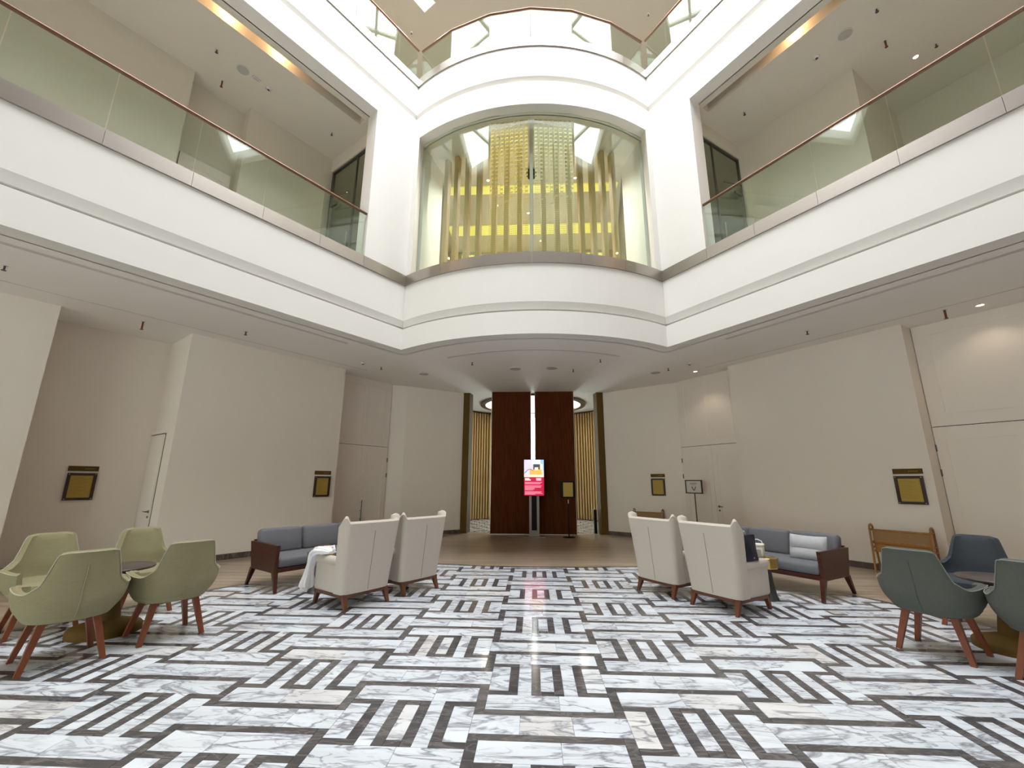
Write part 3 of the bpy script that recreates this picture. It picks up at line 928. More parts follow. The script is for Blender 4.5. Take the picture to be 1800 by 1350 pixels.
# door in the left gallery recess
o = struct(empty('door_5'), 'white panelled door in the left gallery recess', 'door')
M = wall_M(-1, 3.66, 2.45, 5.5)
MB().box((0.46, -0.004, 1.062), (0.892, 0.008, 2.118), M).obj('shadow_gap', 'shadow_gap', o)
lf = MB().box((0.46, -0.018, 1.065), (0.88, 0.03, 2.1), M).obj('door_leaf', 'door_paint', o)
mould(lf, M @ Matrix.Translation((0, -0.033, 0)), 0.15, 0.77, 0.2, 1.9)
o = MB().box((0.5, -0.01, 1.45), (0.5, 0.02, 0.10), wall_M(-1, 4.75, 2.15, 5.5)).obj('name_strip', 'brass')
tag(o, 'small brass name strip on the left gallery wall behind the glass', 'sign')
# end partitions with glass doors
for s, nm in ((-1, 'left'), (1, 'right')):
    o = thing('glass_door', 'framed glass door at the far end of the %s gallery' % nm, 'door', P(s, 0.74, 0.30, 5.5), 0)
    d = Vector((s * CA, SA, 0)); e = Vector((s * SA, -CA, 0))
    M = Matrix(((d.x, e.x, 0, 0), (d.y, e.y, 0, 0), (0, 0, 1, 0), (0, 0, 0, 1)))
    Wd = 1.82
    for c, sz in (((0.02, 0, 1.7), (0.05, 0.06, 3.4)), ((Wd - 0.02, 0, 1.7), (0.05, 0.06, 3.4)), ((Wd / 2, 0, 3.38), (Wd, 0.06, 0.05)), ((0.8, 0, 1.7), (0.03, 0.04, 3.36))):
        MB().box(c, sz, M).obj('frame_bar', 'dark_steel', o)
    MB().box((0.41, 0, 1.7), (0.74, 0.012, 3.3), M).obj('pane', 'dark_glass', o)
    MB().box((1.31, 0, 1.7), (0.96, 0.012, 3.3), M).obj('pane', 'dark_glass', o)
    MB().tube([M @ Vector((0.9, 0.05, 0.8)), M @ Vector((0.9, 0.05, 1.4))], 0.014, 8).obj('handle', 'steel', o, True)
    cl = MB(); cl.tube([M @ Vector((1.7, 0.06, 2.35)), M @ Vector((1.35, 0.25, 2.38)), M @ Vector((0.95, 0.1, 2.4))], 0.014, 6)
    cl.box((1.55, 0.05, 2.36), (0.24, 0.05, 0.06), M)
    cl.obj('door_closer', 'dark_steel', o)
    q = [P2(s, 0.66, 0.30), P2(s, 0.80, 0.30), P2(s, 0.80, 2.2), P2(s, 0.66, 2.2)]
    struct(MB().prism(q, 8.9, ZG1).obj('wall_bulkhead_' + nm, 'gallery_wall'), 'plaster bulkhead above the %s gallery glass door' % nm, 'wall')
# corridor walls beyond the glass doors and the room behind the window
for s, nm in ((-1, 'left'), (1, 'right')):
    struct(MB().prism([(s * 2.6, 9.5), (s * 2.32, 9.5), (s * 2.9, 13.36), (s * 3.2, 13.36)], ZG0, ZG1).obj('wall_room_' + nm, 'brown_panel'), 'dark brown timber side wall of the room behind the curved window, %s' % nm, 'wall')
    ax, ay = arc_xy(2.585, ARC_R - 0.3)
    struct(MB().prism([(s * ax, ay), (s * 2.80, 9.0), (s * 2.55, 9.5), (s * 2.30, 9.5), (s * (ax - 0.06), ay)], ZG0, ZG1).obj('wall_reveal_' + nm, 'white_paint'), 'white reveal wall just behind the curved window, %s' % nm, 'wall')
struct(MB().box((0, 13.5, 7.4), (11, 0.25, 3.8)).obj('wall_room_far', 'wall_paint'), 'pale far wall of the room behind the curved window', 'wall')
for k, (y0, y1) in enumerate(((9.95, 10.25), (11.75, 12.25))):
    o = MB().box((0, (y0 + y1) / 2, Z2C - 0.03), (4.6 + k * 0.6, y1 - y0, 0.04)).obj('light_strip', 'cove_yellow')
    tag(o, ['yellow glowing ceiling strip nearer the curved window', 'yellow glowing ceiling strip deeper in the room'][k], 'light strip', 'yellow strips in the room behind the window')
for x, wd, lab_ in ((-2.2, 0.45, 'farthest left'), (-1.75, 0.3, 'second from the left'), (-1.25, 0.4, 'third from the left'), (1.35, 0.4, 'fourth from the left'), (1.85, 0.3, 'fifth from the left'), (2.35, 0.4, 'farthest right')):
    mb = MB()
    n_ = 8
    mb.prism([(x - wd / 2 + wd * i / n_, 13.3 + (0.03 if i % 2 else 0)) for i in range(n_ + 1)] + [(x + wd / 2, 13.37), (x - wd / 2, 13.37)], 5.5, 9.12)
    o = mb.obj('curtain', 'curtain_painted_glow')
    tag(o, 'yellow painted-glow curtain strip on the far wall of the upper room, ' + lab_, 'curtain', 'yellow curtains on the far wall')
# gold slats behind the window
scr = thing('slat_screen', 'row of tall golden timber slats behind the curved window', 'screen')
me = MB().rbox((0, 0, (5.5 + Z2C) / 2), (0.105, 0.15, Z2C - 5.54), 0.006, 1).mesh('slat'); me.materials.append(MATS['gold_slat'])
for px_ in (-2.06, -1.8, -1.52, -1.23, -0.86, -0.57, -0.27, 0.27, 0.57, 0.86, 1.14, 1.42, 1.68, 1.94):
    o = bpy.data.objects.new('slat', me); COL.objects.link(o); o.parent = scr
    y = 8.6 + 0.095 * px_ * px_
    o.location = (px_, y, 0)
    o.rotation_euler = (0, 0, math.atan(0.19 * px_))
o = MB().box((0, 8.05, 7.4), (0.075, 0.075, 3.68)).obj('window_post', 'post_cream'); tag(o, 'slim pale metal post in the middle behind the curved window', 'post')
o = MB().lathe([(0.0, Z2C - 0.20), (0.10, Z2C - 0.19), (0.145, Z2C - 0.10), (0.12, Z2C - 0.02), (0.05, Z2C)], 20).obj('dome_speaker', 'black_metal', None, True)
o.location = (0, 9.45, 0); tag(o, 'dark round ceiling dome behind the middle post', 'dome')
# wire mesh screens on the two middle panes (both levels)
def mesh_screen(a, b, r, z0, z1, m, label, nv, nh):
    pa, pb = Vector(arc_xy(a, r)), Vector(arc_xy(b, r))
    d = (pb - pa); ln = d.length; d.normalize(); nn = Vector((-d.y, d.x))
    M = Matrix(((d.x, nn.x, 0, pa.x), (d.y, nn.y, 0, pa.y), (0, 0, 1, 0), (0, 0, 0, 1)))
    o = thing('mesh_screen', label, 'screen', group='gold mesh screens behind the middle panes')
    v = MB(); h = MB(); lk = MB()
    for i in range(nv):
        x = 0.02 + (ln - 0.04) * i / (nv - 1)
        v.box((x, 0.03, (z0 + z1) / 2), (0.0042, 0.0042, z1 - z0), M)
    nh_ = nh
    for j in range(nh_):
        z = z0 + (z1 - z0) * j / (nh_ - 1)
        h.box((ln / 2, 0.04, z), (ln - 0.03, 0.004, 0.0036), M)
    random.seed(int(a * 100) + nv)
    zt = z1 - 0.02
    for i in range(8):
        x = 0.05 + (ln - 0.10) * i / 7
        z = zt
        lim = z0 + (z1 - z0) * (0.36 if z1 < 10 else 0.0)
        while z > lim:
            if random.random() < min(1.0, (z - lim) / ((z1 - lim) * 0.45) + 0.15):
                lk.box((x, 0.05, z), (0.062, 0.010, 0.022), M); lk.box((x - 0.027, 0.05, z - 0.03), (0.010, 0.010, 0.05), M)
            z -= 0.098
    v.obj('vertical_wires', m, o)['kind'] = 'stuff'
    h.obj('horizontal_wires', m, o)['kind'] = 'stuff'
    lk.obj('metal_links', m, o)['kind'] = 'stuff'
    return o
mesh_screen(-0.9, -0.06, RGL - 0.02, Z2S1 - 0.03, 9.12, 'gold_wire', 'gold wire mesh screen behind the left middle pane of the curved window', 30, 70)
mesh_screen(0.06, 0.9, RGL - 0.02, Z2S1 - 0.03, 9.12, 'pale_wire', 'pale gold wire mesh screen behind the right middle pane of the curved window', 30, 70)
mesh_screen(-0.9, -0.07, ARC_R - 0.07, 10.98, 11.84, 'gold_wire', 'gold mesh panel on the upper bowed balustrade, left of the middle', 26, 14)
mesh_screen(0.07, 0.9, ARC_R - 0.07, 10.98, 11.84, 'pale_wire', 'pale mesh panel on the upper bowed balustrade, right of the middle', 26, 14)

# upper level back walls
for s, nm in ((-1, 'left'), (1, 'right')):
    struct(MB().prism([P2(s, 13, 3.6), P2(s, -3.5, 3.6), P2(s, -3.5, 3.9), P2(s, 13, 3.9)], 10.7, Z3C + 0.02).obj('wall_upper_' + nm, 'wall_paint'), 'back wall of the upper balcony, %s side' % nm, 'wall')
struct(MB().box((0, 13.0, 12.7), (10, 0.3, 4.2)).obj('wall_upper_far', 'wall_paint'), 'far wall of the upper balcony', 'wall')
for nm, c, sz in (('outer_left', (-15, 2.75, 7.55), (0.3, 23.5, 15.1)), ('outer_right', (15, 2.75, 7.55), (0.3, 23.5, 15.1)), ('outer_far_left', (-9.0, 14.5, 7.55), (12, 0.3, 15.1)),
                  ('outer_far_right', (9.0, 14.5, 7.55), (12, 0.3, 15.1)), ('outer_far', (0, 14.5, 9.8), (6.4, 0.3, 10.6))):
    struct(MB().box(c, sz).obj('wall_' + nm, 'wall_paint'), 'unseen wall added to stop sky light leaks, %s' % nm.replace('_', ' '), 'wall')  # enclosing box out of view, added to keep sky light from leaking in

# ------------------------------------------------------------------ tub chairs
def smooth(a, b, x):
    t = max(0.0, min(1.0, (x - a) / (b - a)))
    return t * t * (3 - 2 * t)

def tub_point(phi, z, inset=0.0):
    """point of the shell: phi 0 is the middle of the back (-y)"""
    zz = max(0.0, min(1.0, (z - 0.315) / 0.24))
    sc = 0.46 + 0.54 * math.sqrt(1 - (1 - zz) ** 2)
    a, b = 0.347 * sc - inset, 0.345 * sc - inset
    e = 0.80
    c, s_ = math.cos(phi), math.sin(phi)
    x = a * math.copysign(abs(s_) ** e, s_)
    y = -b * math.copysign(abs(c) ** e, c)
    up = max(0.0, z - 0.56)
    x *= 1 - 0.55 * up
    back = max(0.0, c)
    y -= up * 0.22 * back
    return Vector((x, y, z))

def rim_h(phi):
    d = abs(math.degrees(phi))
    h = 0.572 + 0.215 * (1 - smooth(30.5, 41, d)) + 0.068 * (1 - smooth(34, 58, d)) - 0.010 * smooth(20, 32, d)
    h += 0.014 * smooth(62, 95, d) - 0.02 * smooth(105, 138, d)
    return h

def make_tub(fabric, seam):
    root = thing('tub_chair', '', 'chair')
    NU, NV = 64, 14
    half_ = [0, 6, 12, 18, 23, 26, 28.5, 30.5, 32, 33.5, 35, 36.5, 38, 39.5, 41, 42.5, 44.5, 47, 50, 54, 58, 64, 72, 82, 92, 102, 112, 122, 130, 138]
    phis = [math.radians(x) for x in [-a for a in half_[:0:-1]] + half_]
    rows = []
    for p in phis:
        h = rim_h(p)
        row = [Vector((0, 0.0, 0.318))]
        for k in range(NV + 1):
            z = 0.318 + (h - 0.318) * (k / NV) ** 1.15
            row.append(tub_point(p, z))
        top = tub_point(p, h, 0.028); top.z = h + 0.016
        row.append(top)
        for k in range(9):
            z = h - (h - 0.40) * k / 8
            row.append(tub_point(p, z, 0.056))
        rows.append(row)
    mb = MB().grid(rows)
    # close the two arm ends
    k0 = len(rows[0])
    mb.f.append(tuple(range(k0))); mb.f.append(tuple((len(rows) - 1) * k0 + i for i in reversed(range(k0))))
    sh = mb.obj('shell', fabric, root, True)
    pip = MB().tube([tub_point(p, rim_h(p), -0.003) + Vector((0, 0, 0.004)) for p in phis], 0.0038, 6).obj('piping', {'tub_sage': 'piping_light', 'tub_grey_green': 'piping_green'}.get(fabric, seam), sh, True)
    MB().tube([tub_point(0, z, -0.0025) for z in [0.36 + 0.40 * i / 24 for i in range(25)]], 0.0034, 6).obj('back_seam', seam, sh, True)
    # seat cushion
    cs = []
    for k in range(36):
        a = 2 * math.pi * k / 36
        cc, ss = math.cos(a), math.sin(a)
        x = 0.285 * math.copysign(abs(cc) ** 0.75, cc); y = 0.02 + 0.30 * math.copysign(abs(ss) ** 0.75, ss)
        cs.append([Vector((x * q, 0.02 + (y - 0.02) * q, z)) for q, z in ((0.0, 0.335), (0.9, 0.335), (0.99, 0.37), (1.0, 0.41), (0.97, 0.45), (0.85, 0.468), (0.0, 0.474))])
    MB().grid(cs, True).obj('seat_cushion', fabric, root, True)
    for sx in (-1, 1):
        for sy in (-1, 1):
            MB().taper((sx * 0.155, sy * 0.145, 0.335), (sx * 0.235, sy * 0.215, 0.0), 0.05, 0.036).obj('leg', 'leg_wood', root)
    MB().box((0, 0, 0.318), (0.30, 0.28, 0.02)).obj('leg_plate', 'walnut', root)
    return root

tubA = make_tub('tub_sage', 'seam_sage')
G = 'sage tub chairs at the left round table'
for i, (t, n, turn, lab) in enumerate(((4.575, -1.60, 0, 'sage green tub chair seen from behind, the nearest of the left table'),
                                       (3.865, -1.55, 0, 'sage green tub chair seen from behind, beside the grey sofa at the left table'),
                                       (4.55, -0.43, math.pi, 'sage green tub chair facing the camera, farthest left against the recess'),
                                       (3.80, -0.43, math.pi, 'sage green tub chair facing the camera, below the left wall corner'))):
    place(tubA, i > 0, 'tub_chair', lab, Pm(-1, t, n), RZ[-1] + turn, G)
tubB = make_tub('tub_grey_green', 'seam_green')
G = 'grey green tub chairs at the right round table'
for i, (t, n, turn, lab) in enumerate(((3.785, -1.65, 0, 'grey green tub chair seen from behind, beside the right sofa'),
                                       (4.49, -1.66, 0, 'grey green tub chair cut by the right edge of the picture'))):
    place(tubB, i > 0, 'tub_chair', lab, Pm(1, t, n), RZ[1] + turn, G)
tubC = make_tub('tub_slate', 'seam_green')
place(tubC, False, 'tub_chair', 'dark slate blue tub chair facing the camera at the right table', Pm(1, 3.76, -0.42), RZ[1] + math.pi)

# ------------------------------------------------------------------ round pedestal tables
def round_table(s, t, n, label):
    o = thing('round_table', label, 'table', Pm(s, t, n))
    MB().lathe([(0.0, 0.565), (0.296, 0.565), (0.30, 0.572), (0.30, 0.584), (0.296, 0.588), (0.0, 0.588)], 40).obj('table_top', 'table_dark', o, True)
    MB().lathe([(0.28, 0.0), (0.28, 0.05), (0.26, 0.07), (0.10, 0.12), (0.075, 0.28), (0.075, 0.44), (0.16, 0.565)], 32).obj('pedestal', 'dark_brass', o, True)
    return o
round_table(-1, 4.18, -1.02, 'round dark table on a brass pedestal between the sage tub chairs')
round_table(1, 4.10, -1.04, 'round table on a brass pedestal between the grey green tub chairs')

# ------------------------------------------------------------------ wing chairs
def make_wing():
    root = thing('wing_chair', '', 'chair', group='cream wing chairs beside the sofas')
    # back with wings: U-shaped section lofted upwards
    def section(zf):
        """zf 0..1; returns outer and inner plan paths"""
        w = 0.325 + 0.065 * zf
        yb = -0.285 - 0.085 * zf
        dep = 0.175 - 0.02 * zf
        rr = 0.06
        outer = [(-w - 0.006 * zf, yb + dep)]
        for k in range(7):
            a = math.pi + (math.pi / 2) * k / 6
            outer.append((-w + rr + rr * math.cos(a), yb + rr + rr * math.sin(a)))
        for k in range(1, 8):
            x = -w + rr + (2 * w - 2 * rr) * k / 8
            outer.append((x, yb - 0.012 * (1 - (x / w) ** 2)))
        for k in range(7):
            a = 1.5 * math.pi + (math.pi / 2) * k / 6
            outer.append((w - rr + rr * math.cos(a), yb + rr + rr * math.sin(a)))
        outer.append((w + 0.006 * zf, yb + dep))
        th = 0.075
        inner = []
        for x, y in outer:
            fx = max(-1, min(1, x / w))
            inner.append((x - math.copysign(min(th, abs(x)), x) * min(1, abs(fx) ** 6 + 0.0), y + (th if y < yb + 0.1 else th * max(0, (yb + dep - y) / dep))))
        return outer, inner
    NZ = 12
    rows_o, rows_i = [], []
    n = len(section(0)[0])
    cols = [[] for _ in range(n)]
    def ztop(k):
        u = abs(2 * k / (n - 1) - 1)
        return 0.935 + 0.062 * smooth(0.42, 0.72, u) - 0.10 * smooth(0.90, 1.0, u)
    for k in range(n):
        col = []
        zt = ztop(k)
        for j in range(NZ + 1):
            zf = j / NZ
            o_, i_ = section(zf)
            col.append(Vector((*o_[k], 0.165 + (zt - 0.165) * zf)))
        o_, i_ = section(1.0)
        mx, my = (o_[k][0] + i_[k][0]) / 2, (o_[k][1] + i_[k][1]) / 2
        col.append(Vector(((o_[k][0] * 3 + i_[k][0]) / 4, (o_[k][1] * 3 + i_[k][1]) / 4, zt + 0.018)))
        col.append(Vector((mx, my, zt + 0.024)))
        for j in range(NZ, -1, -1):
            zf = j / NZ
            o_, i_ = section(zf)
            col.append(Vector((*i_[k], 0.165 + (zt - 0.165) * zf)))
        cols[k] = col
    mb = MB().grid(cols)
    kk = len(cols[0])
    mb.f.append(tuple(range(kk))); mb.f.append(tuple((n - 1) * kk + i for i in reversed(range(kk))))
    bk = mb.obj('backrest', 'wing_fabric', root, True)
    seam = []
    for j in range(13):
        zf = 0.02 + 0.86 * j / 12
        o_, i_ = section(zf)
        seam.append((0.0, o_[n // 2][1] - 0.001, 0.165 + (0.935 - 0.165) * zf))
    MB().tube(seam, 0.003, 6).obj('back_seam', 'seam_dark', bk, True)
    for sx in (-1, 1):
        MB().rbox((sx * 0.283, 0.075, 0.345), (0.085, 0.48, 0.37), 0.035, 3).obj('armrest', 'wing_fabric', root, True)
        MB().rbox((sx * 0.288, 0.085, 0.505), (0.115, 0.50, 0.10), 0.045, 3).obj('arm_roll', 'wing_fabric', root, True)
    MB().rbox((0, 0.05, 0.25), (0.50, 0.50, 0.17), 0.03, 2).obj('seat_base', 'wing_fabric', root, True)
    MB().rbox((0, 0.07, 0.385), (0.48, 0.50, 0.12), 0.045, 3).obj('seat_cushion', 'wing_fabric', root, True)
    fr = MB()
    for c, s_ in (((0, -0.262, 0.147), (0.62, 0.04, 0.04)), ((0, 0.30, 0.147), (0.62, 0.04, 0.04)), ((-0.29, 0.02, 0.147), (0.04, 0.55, 0.04)), ((0.29, 0.02, 0.147), (0.04, 0.55, 0.04))):
        fr.box(c, s_)
    fr.obj('base_frame', 'walnut', root)
    for sx in (-1, 1):
        MB().taper((sx * 0.275, -0.25, 0.15), (sx * 0.285, -0.315, 0.0), 0.06, 0.034).obj('leg', 'walnut', root)
        MB().taper((sx * 0.275, 0.28, 0.15), (sx * 0.285, 0.315, 0.0), 0.055, 0.034).obj('leg', 'walnut', root)
    return root
wing = make_wing()
for i, (s, t, n, lab) in enumerate(((-1, 2.13, -1.93, 'cream wing chair with a white plastic bag over its arm, left group'),
                                    (-1, 1.30, -1.93, 'cream wing chair of the left group nearer the dark doors'),
                                    (1, 2.02, -1.95, 'cream wing chair with a navy bag at its arm, right group'),
                                    (1, 1.18, -1.95, 'cream wing chair of the right group nearer the dark doors'))):
    place(wing, i > 0, 'wing_chair', lab, Pm(s, t, n), RZ[s], 'cream wing chairs beside the sofas')

# ------------------------------------------------------------------ sofas
def make_sofa():
    root = thing('sofa', '', 'sofa')
    hl = 0.985
    for sx in (-1, 1):
        x0, x1 = sx * hl, sx * (hl - 0.045)
        pr = [(-0.37, 0.585), (0.40, 0.58), (0.375, 0.235), (-0.27, 0.235)]
        mb = MB(); mb.add([(x0, y, z) for y, z in pr] + [(x1, y, z) for y, z in pr], [(0, 1, 2, 3), (7, 6, 5, 4), (0, 4, 5, 1), (1, 5, 6, 2), (2, 6, 7, 3), (3, 7, 4, 0)])
        mb.obj('side_panel', 'sofa_wood', root)
        xm = sx * (hl - 0.028)
        MB().taper((xm, 0.35, 0.25), (xm, 0.425, 0.0), 0.062, 0.034).obj('leg', 'sofa_wood', root)
        MB().taper((xm, -0.26, 0.25), (xm, -0.405, 0.0), 0.062, 0.034).obj('leg', 'sofa_wood', root)
    MB().box((0, 0.355, 0.262), (2 * hl - 0.1, 0.045, 0.055)).obj('front_rail', 'sofa_wood', root)
    MB().box((0, -0.25, 0.262), (2 * hl - 0.1, 0.045, 0.055)).obj('back_rail', 'sofa_wood', root)
    MB().box((0, 0.05, 0.282), (2 * hl - 0.1, 0.58, 0.02)).obj('seat_deck', 'sofa_wood', root)
    MB().rbox((0, 0.06, 0.355), (2 * hl - 0.1, 0.66, 0.125), 0.04, 3).obj('seat_cushion', 'sofa_fabric', root, True)
    R = Matrix.Translation((0, -0.25, 0.40)) @ Matrix.Rotation(math.radians(10), 4, 'X')
    for k in (-1, 0, 1):
        MB().rbox((k * 0.62, 0, 0.17), (0.612, 0.16, 0.36), 0.05, 3, R).obj('back_cushion', 'sofa_fabric', root, True)
    MB().box((0, -0.095, 0.11), (2 * hl - 0.1, 0.03, 0.22), R).obj('back_frame', 'sofa_wood', root)
    return root
sofa = make_sofa()
place(sofa, False, 'sofa', 'grey three-seat sofa with dark wooden ends on the left', Pm(-1, 1.535, -0.37), RZ[-1] + math.pi, 'grey sofas with wooden ends')
place(sofa, True, 'sofa', 'grey three-seat sofa with a pillow on the right', Pm(1, 1.52, -0.35), RZ[1] + math.pi, 'grey sofas with wooden ends')
# pillow leaning on the right sofa
o = thing('pillow', 'light grey lumbar pillow at the near end of the right sofa', 'pillow', Pm(1, 2.17, -0.33, 0.415), RZ[1] + math.pi)
rows = []
for i in range(17):
    u = -1 + 2 * i / 16
    row = []
    for k in range(20):
        a = 2 * math.pi * k / 20
        prof = (1 - abs(u) ** 5) ** 0.5 if abs(u) < 1 else 0.05
        th = 0.075 * max(0.12, prof)
        hh = 0.15 + 0.01 * u * u
        cz, cy = math.sin(a), math.cos(a)
        y = th * math.copysign(abs(cy) ** 0.8, cy)
        z = hh * math.copysign(abs(cz) ** 0.9, cz)
        y *= 1 - 0.35 * math.exp(-(z / 0.02) ** 2)
        row.append(Vector((u * 0.235, y - 0.25 * z, 0.15 + z)))
    row.append(row[0])
    rows.append(row)
mb = MB().grid(rows)
mb.f.append(tuple(range(20))); mb.f.append(tuple(16 * 21 + i for i in range(20)))
mb.obj('pillow_cover', 'pillow_fabric', o, True)
MB().tube([(u * 0.235 / 8, 0.052, 0.15) for u in range(-7, 8)], 0.003, 6).obj('crease_seam', 'seam_dark', o)

# ------------------------------------------------------------------ drum side tables
def drum(s, t, n, base, label):
    o = thing('side_table', label, 'table', Pm(s, t, n), RZ[s])
    R8 = []
    m = MB()
    m.lathe([(0.0, 0.375), (0.165, 0.375), (0.17, 0.385), (0.17, 0.495), (0.163, 0.503), (0.0, 0.503)], 10)
    m.obj('drum_top', 'brass', o)
    MB().lathe([(0.125, 0.0), (0.125, 0.02), (0.11, 0.06), (0.085, 0.22), (0.075, 0.375)], 28).obj('conical_base', base, o, True)
    return o
drum(1, 2.05, -1.22, 'cone_grey', 'brass drum side table on a dark cone beside the right wing chair')
drum(-1, 2.12, -1.16, 'table_dark', 'brass drum side table behind the white plastic bag on the left')

# white box bag with a strap on the right drum
o = thing('gift_box', 'small cream box with a strap on the right brass drum', 'box', Pm(1, 2.04, -1.29, 0.503), RZ[1] + 0.3)
MB().rbox((0, 0, 0.065), (0.13, 0.10, 0.13), 0.008, 2).obj('box_body', 'cream_plastic', o, True)
MB().rbox((0, 0, 0.145), (0.14, 0.11, 0.035), 0.008, 2).obj('lid', 'cream_plastic', o, True)
MB().tube([(-0.06, 0, 0.16), (-0.05, 0, 0.20), (0.0, 0, 0.215), (0.05, 0, 0.195), (0.06, 0, 0.16)], 0.005, 6).obj('strap', 'plastic_white', o, True)
MB().box((0.02, -0.052, 0.06), (0.05, 0.004, 0.07)).obj('box_label', 'vent_grey', o)
# orange box on the left drum
o = thing('tissue_box', 'orange brown box on the left brass drum', 'box', Pm(-1, 2.08, -1.14, 0.503), RZ[-1] + 0.2)
MB().rbox((0, 0, 0.03), (0.20, 0.12, 0.06), 0.006, 2).obj('box_body', 'orange_box', o, True)
MB().box((0, 0, 0.061), (0.10, 0.04, 0.004)).obj('box_slot', 'frame_dark', o)

# navy tote bag standing on the seat against the arm of the right wing chair
o = thing('navy_bag', 'navy blue bag resting on the arm of the right wing chair', 'bag', Pm(1, 2.29, -1.985, 0.555), RZ[1])
rows = []
for i in range(13):
    z = i / 12
    row = []
    for k in range(24):
        a = 2 * math.pi * k / 24
        cc, ss = math.cos(a), math.sin(a)
        hx = 0.075 - 0.02 * z + 0.012 * math.sin(3 * a + z * 4)
        hy = 0.165 - 0.01 * z + 0.012 * math.sin(math.pi * z)
        row.append(Vector((hx * math.copysign(abs(cc) ** 0.6, cc), 0.02 + hy * math.copysign(abs(ss) ** 0.6, ss), 0.001 + 0.275 * z)))
    row.append(row[0])
    rows.append(row)
mb = MB().grid(rows); mb.f.append(tuple(range(24))); mb.f.append(tuple(12 * 25 + i for i in range(24)))
bb = mb.obj('bag_body', 'navy', o, True)
MB().tube([(0.0, -0.09, 0.27), (0.0, -0.07, 0.31), (0.0, 0.0, 0.325), (0.0, 0.04, 0.31), (0.0, 0.05, 0.27)], 0.007, 6).obj('bag_handle', 'plastic_white', o, True)
MB().lathe([(0.0, 0.0), (0.012, 0.0), (0.012, 0.006), (0.0, 0.008)], 12, M=Matrix.Translation((0.075, 0.05, 0.03)) @ Matrix.Rotation(math.pi / 2, 4, 'Y')).obj('stud', 'steel', o, True)

# white plastic bag slung over the arm of the left wing chair
o = thing('plastic_bag', 'crumpled white plastic bag hanging over the arm of the left wing chair', 'bag', Pm(-1, 2.43, -1.74, 0.0), RZ[-1])
random.seed(11)
rows = []
path = [(0.03, -0.12, 0.585, 0.02, 0.05), (0.0, -0.07, 0.60, 0.045, 0.085), (-0.005, -0.01, 0.605, 0.05, 0.10), (-0.01, 0.06, 0.60, 0.05, 0.10), (-0.02, 0.125, 0.565, 0.045, 0.085), (-0.03, 0.165, 0.51, 0.035, 0.06),
        (-0.04, 0.18, 0.45, 0.028, 0.05), (-0.05, 0.19, 0.38, 0.03, 0.055), (-0.055, 0.20, 0.31, 0.036, 0.066), (-0.06, 0.205, 0.25, 0.042, 0.08), (-0.06, 0.205, 0.20, 0.045, 0.088), (-0.06, 0.20, 0.165, 0.035, 0.07), (-0.06, 0.195, 0.15, 0.008, 0.02)]
for i, (x, y, z, a_, b_) in enumerate(path):
    p0 = Vector(path[max(0, i - 1)][:3]); p1 = Vector(path[min(len(path) - 1, i + 1)][:3])
    dd = (p1 - p0).normalized(); ax = Vector((1, 0, 0)); bx_ = dd.cross(ax).normalized()
    row = []
    for k in range(28):
        an = 2 * math.pi * k / 28
        rr = 1 + 0.16 * math.sin(6 * an + i * 0.25) + 0.12 * math.sin(11 * an + i * 0.4) + random.uniform(-0.09, 0.09)
        row.append(Vector((x, y, z)) + ax * b_ * rr * math.cos(an) + bx_ * a_ * 0.9 * rr * math.sin(an))
    row.append(row[0])
    rows.append(row)
mb = MB().grid(rows); mb.f.append(tuple(range(28))); mb.f.append(tuple(12 * 29 + i for i in range(28)))
mb.obj('bag_body', 'plastic_white', o, True)
MB().tube([(0.03, -0.10, 0.60), (0.05, -0.14, 0.62), (0.06, -0.10, 0.655), (0.04, -0.04, 0.64)], 0.012, 6).obj('knotted_handle', 'plastic_white', o, True)

# ------------------------------------------------------------------ wooden racks with a cane panel
def make_rack():
    root = thing('cane_rack', '', 'rack')
    hl = 0.385
    for sx in (-1, 1):
        x = sx * hl
        fr = MB()
        loop = [(x, -0.075, 0.40), (x, -0.07, 0.69)]
        for k in range(7):
            a = math.pi - math.pi * k / 6
            loop.append((x, -0.005 + 0.062 * math.cos(a), 0.70 + 0.058 * math.sin(a)))
        loop += [(x, 0.06, 0.69), (x, 0.065, 0.40)]
        fr.tube(loop, 0.016, 8)
        fr.tube([(x, -0.075, 0.40), (x, 0.065, 0.40)], 0.016, 8)
        fr.tube([(x, -0.07, 0.685), (x, 0.06, 0.685)], 0.011, 6)
        fr.tube([(x, -0.075, 0.475), (x, 0.065, 0.475)], 0.011, 6)
        fr.tube([(x, -0.07, 0.41), (x, -0.11, 0.0)], 0.016, 8)
        fr.tube([(x, 0.06, 0.41), (x, 0.10, 0.0)], 0.016, 8)
        fr.tube([(x, -0.098, 0.13), (x, 0.088, 0.13)], 0.011, 6)
        fr.obj('side_frame', 'bench_wood', root, True)
    MB().rbox((0, 0.0, 0.672), (2 * hl, 0.03, 0.03), 0.006, 2).obj('top_rail', 'bench_wood', root, True)
    MB().rbox((0, 0.0, 0.48), (2 * hl, 0.034, 0.05), 0.006, 2).obj('middle_rail', 'bench_wood', root, True)
    MB().rbox((0, 0.0, 0.34), (2 * hl, 0.03, 0.035), 0.006, 2).obj('lower_rail', 'bench_wood', root, True)
    MB().box((0, 0.0, 0.58), (2 * hl - 0.03, 0.012, 0.16)).obj('cane_panel', 'cane', root)
    MB().box((0, 0.0, 0.405), (2 * hl - 0.03, 0.012, 0.10)).obj('cane_panel', 'bench_wood', root)
    return root
rack = make_rack()
place(rack, False, 'cane_rack', 'low wooden rack with a cane panel against the right wall below the near notice', Pm(1, 2.40, 2.10), RZ[1] + math.pi, 'low wooden racks with cane panels')
_p = _b + _d * ((_a - _b).length - 0.52) + _nin * 0.22
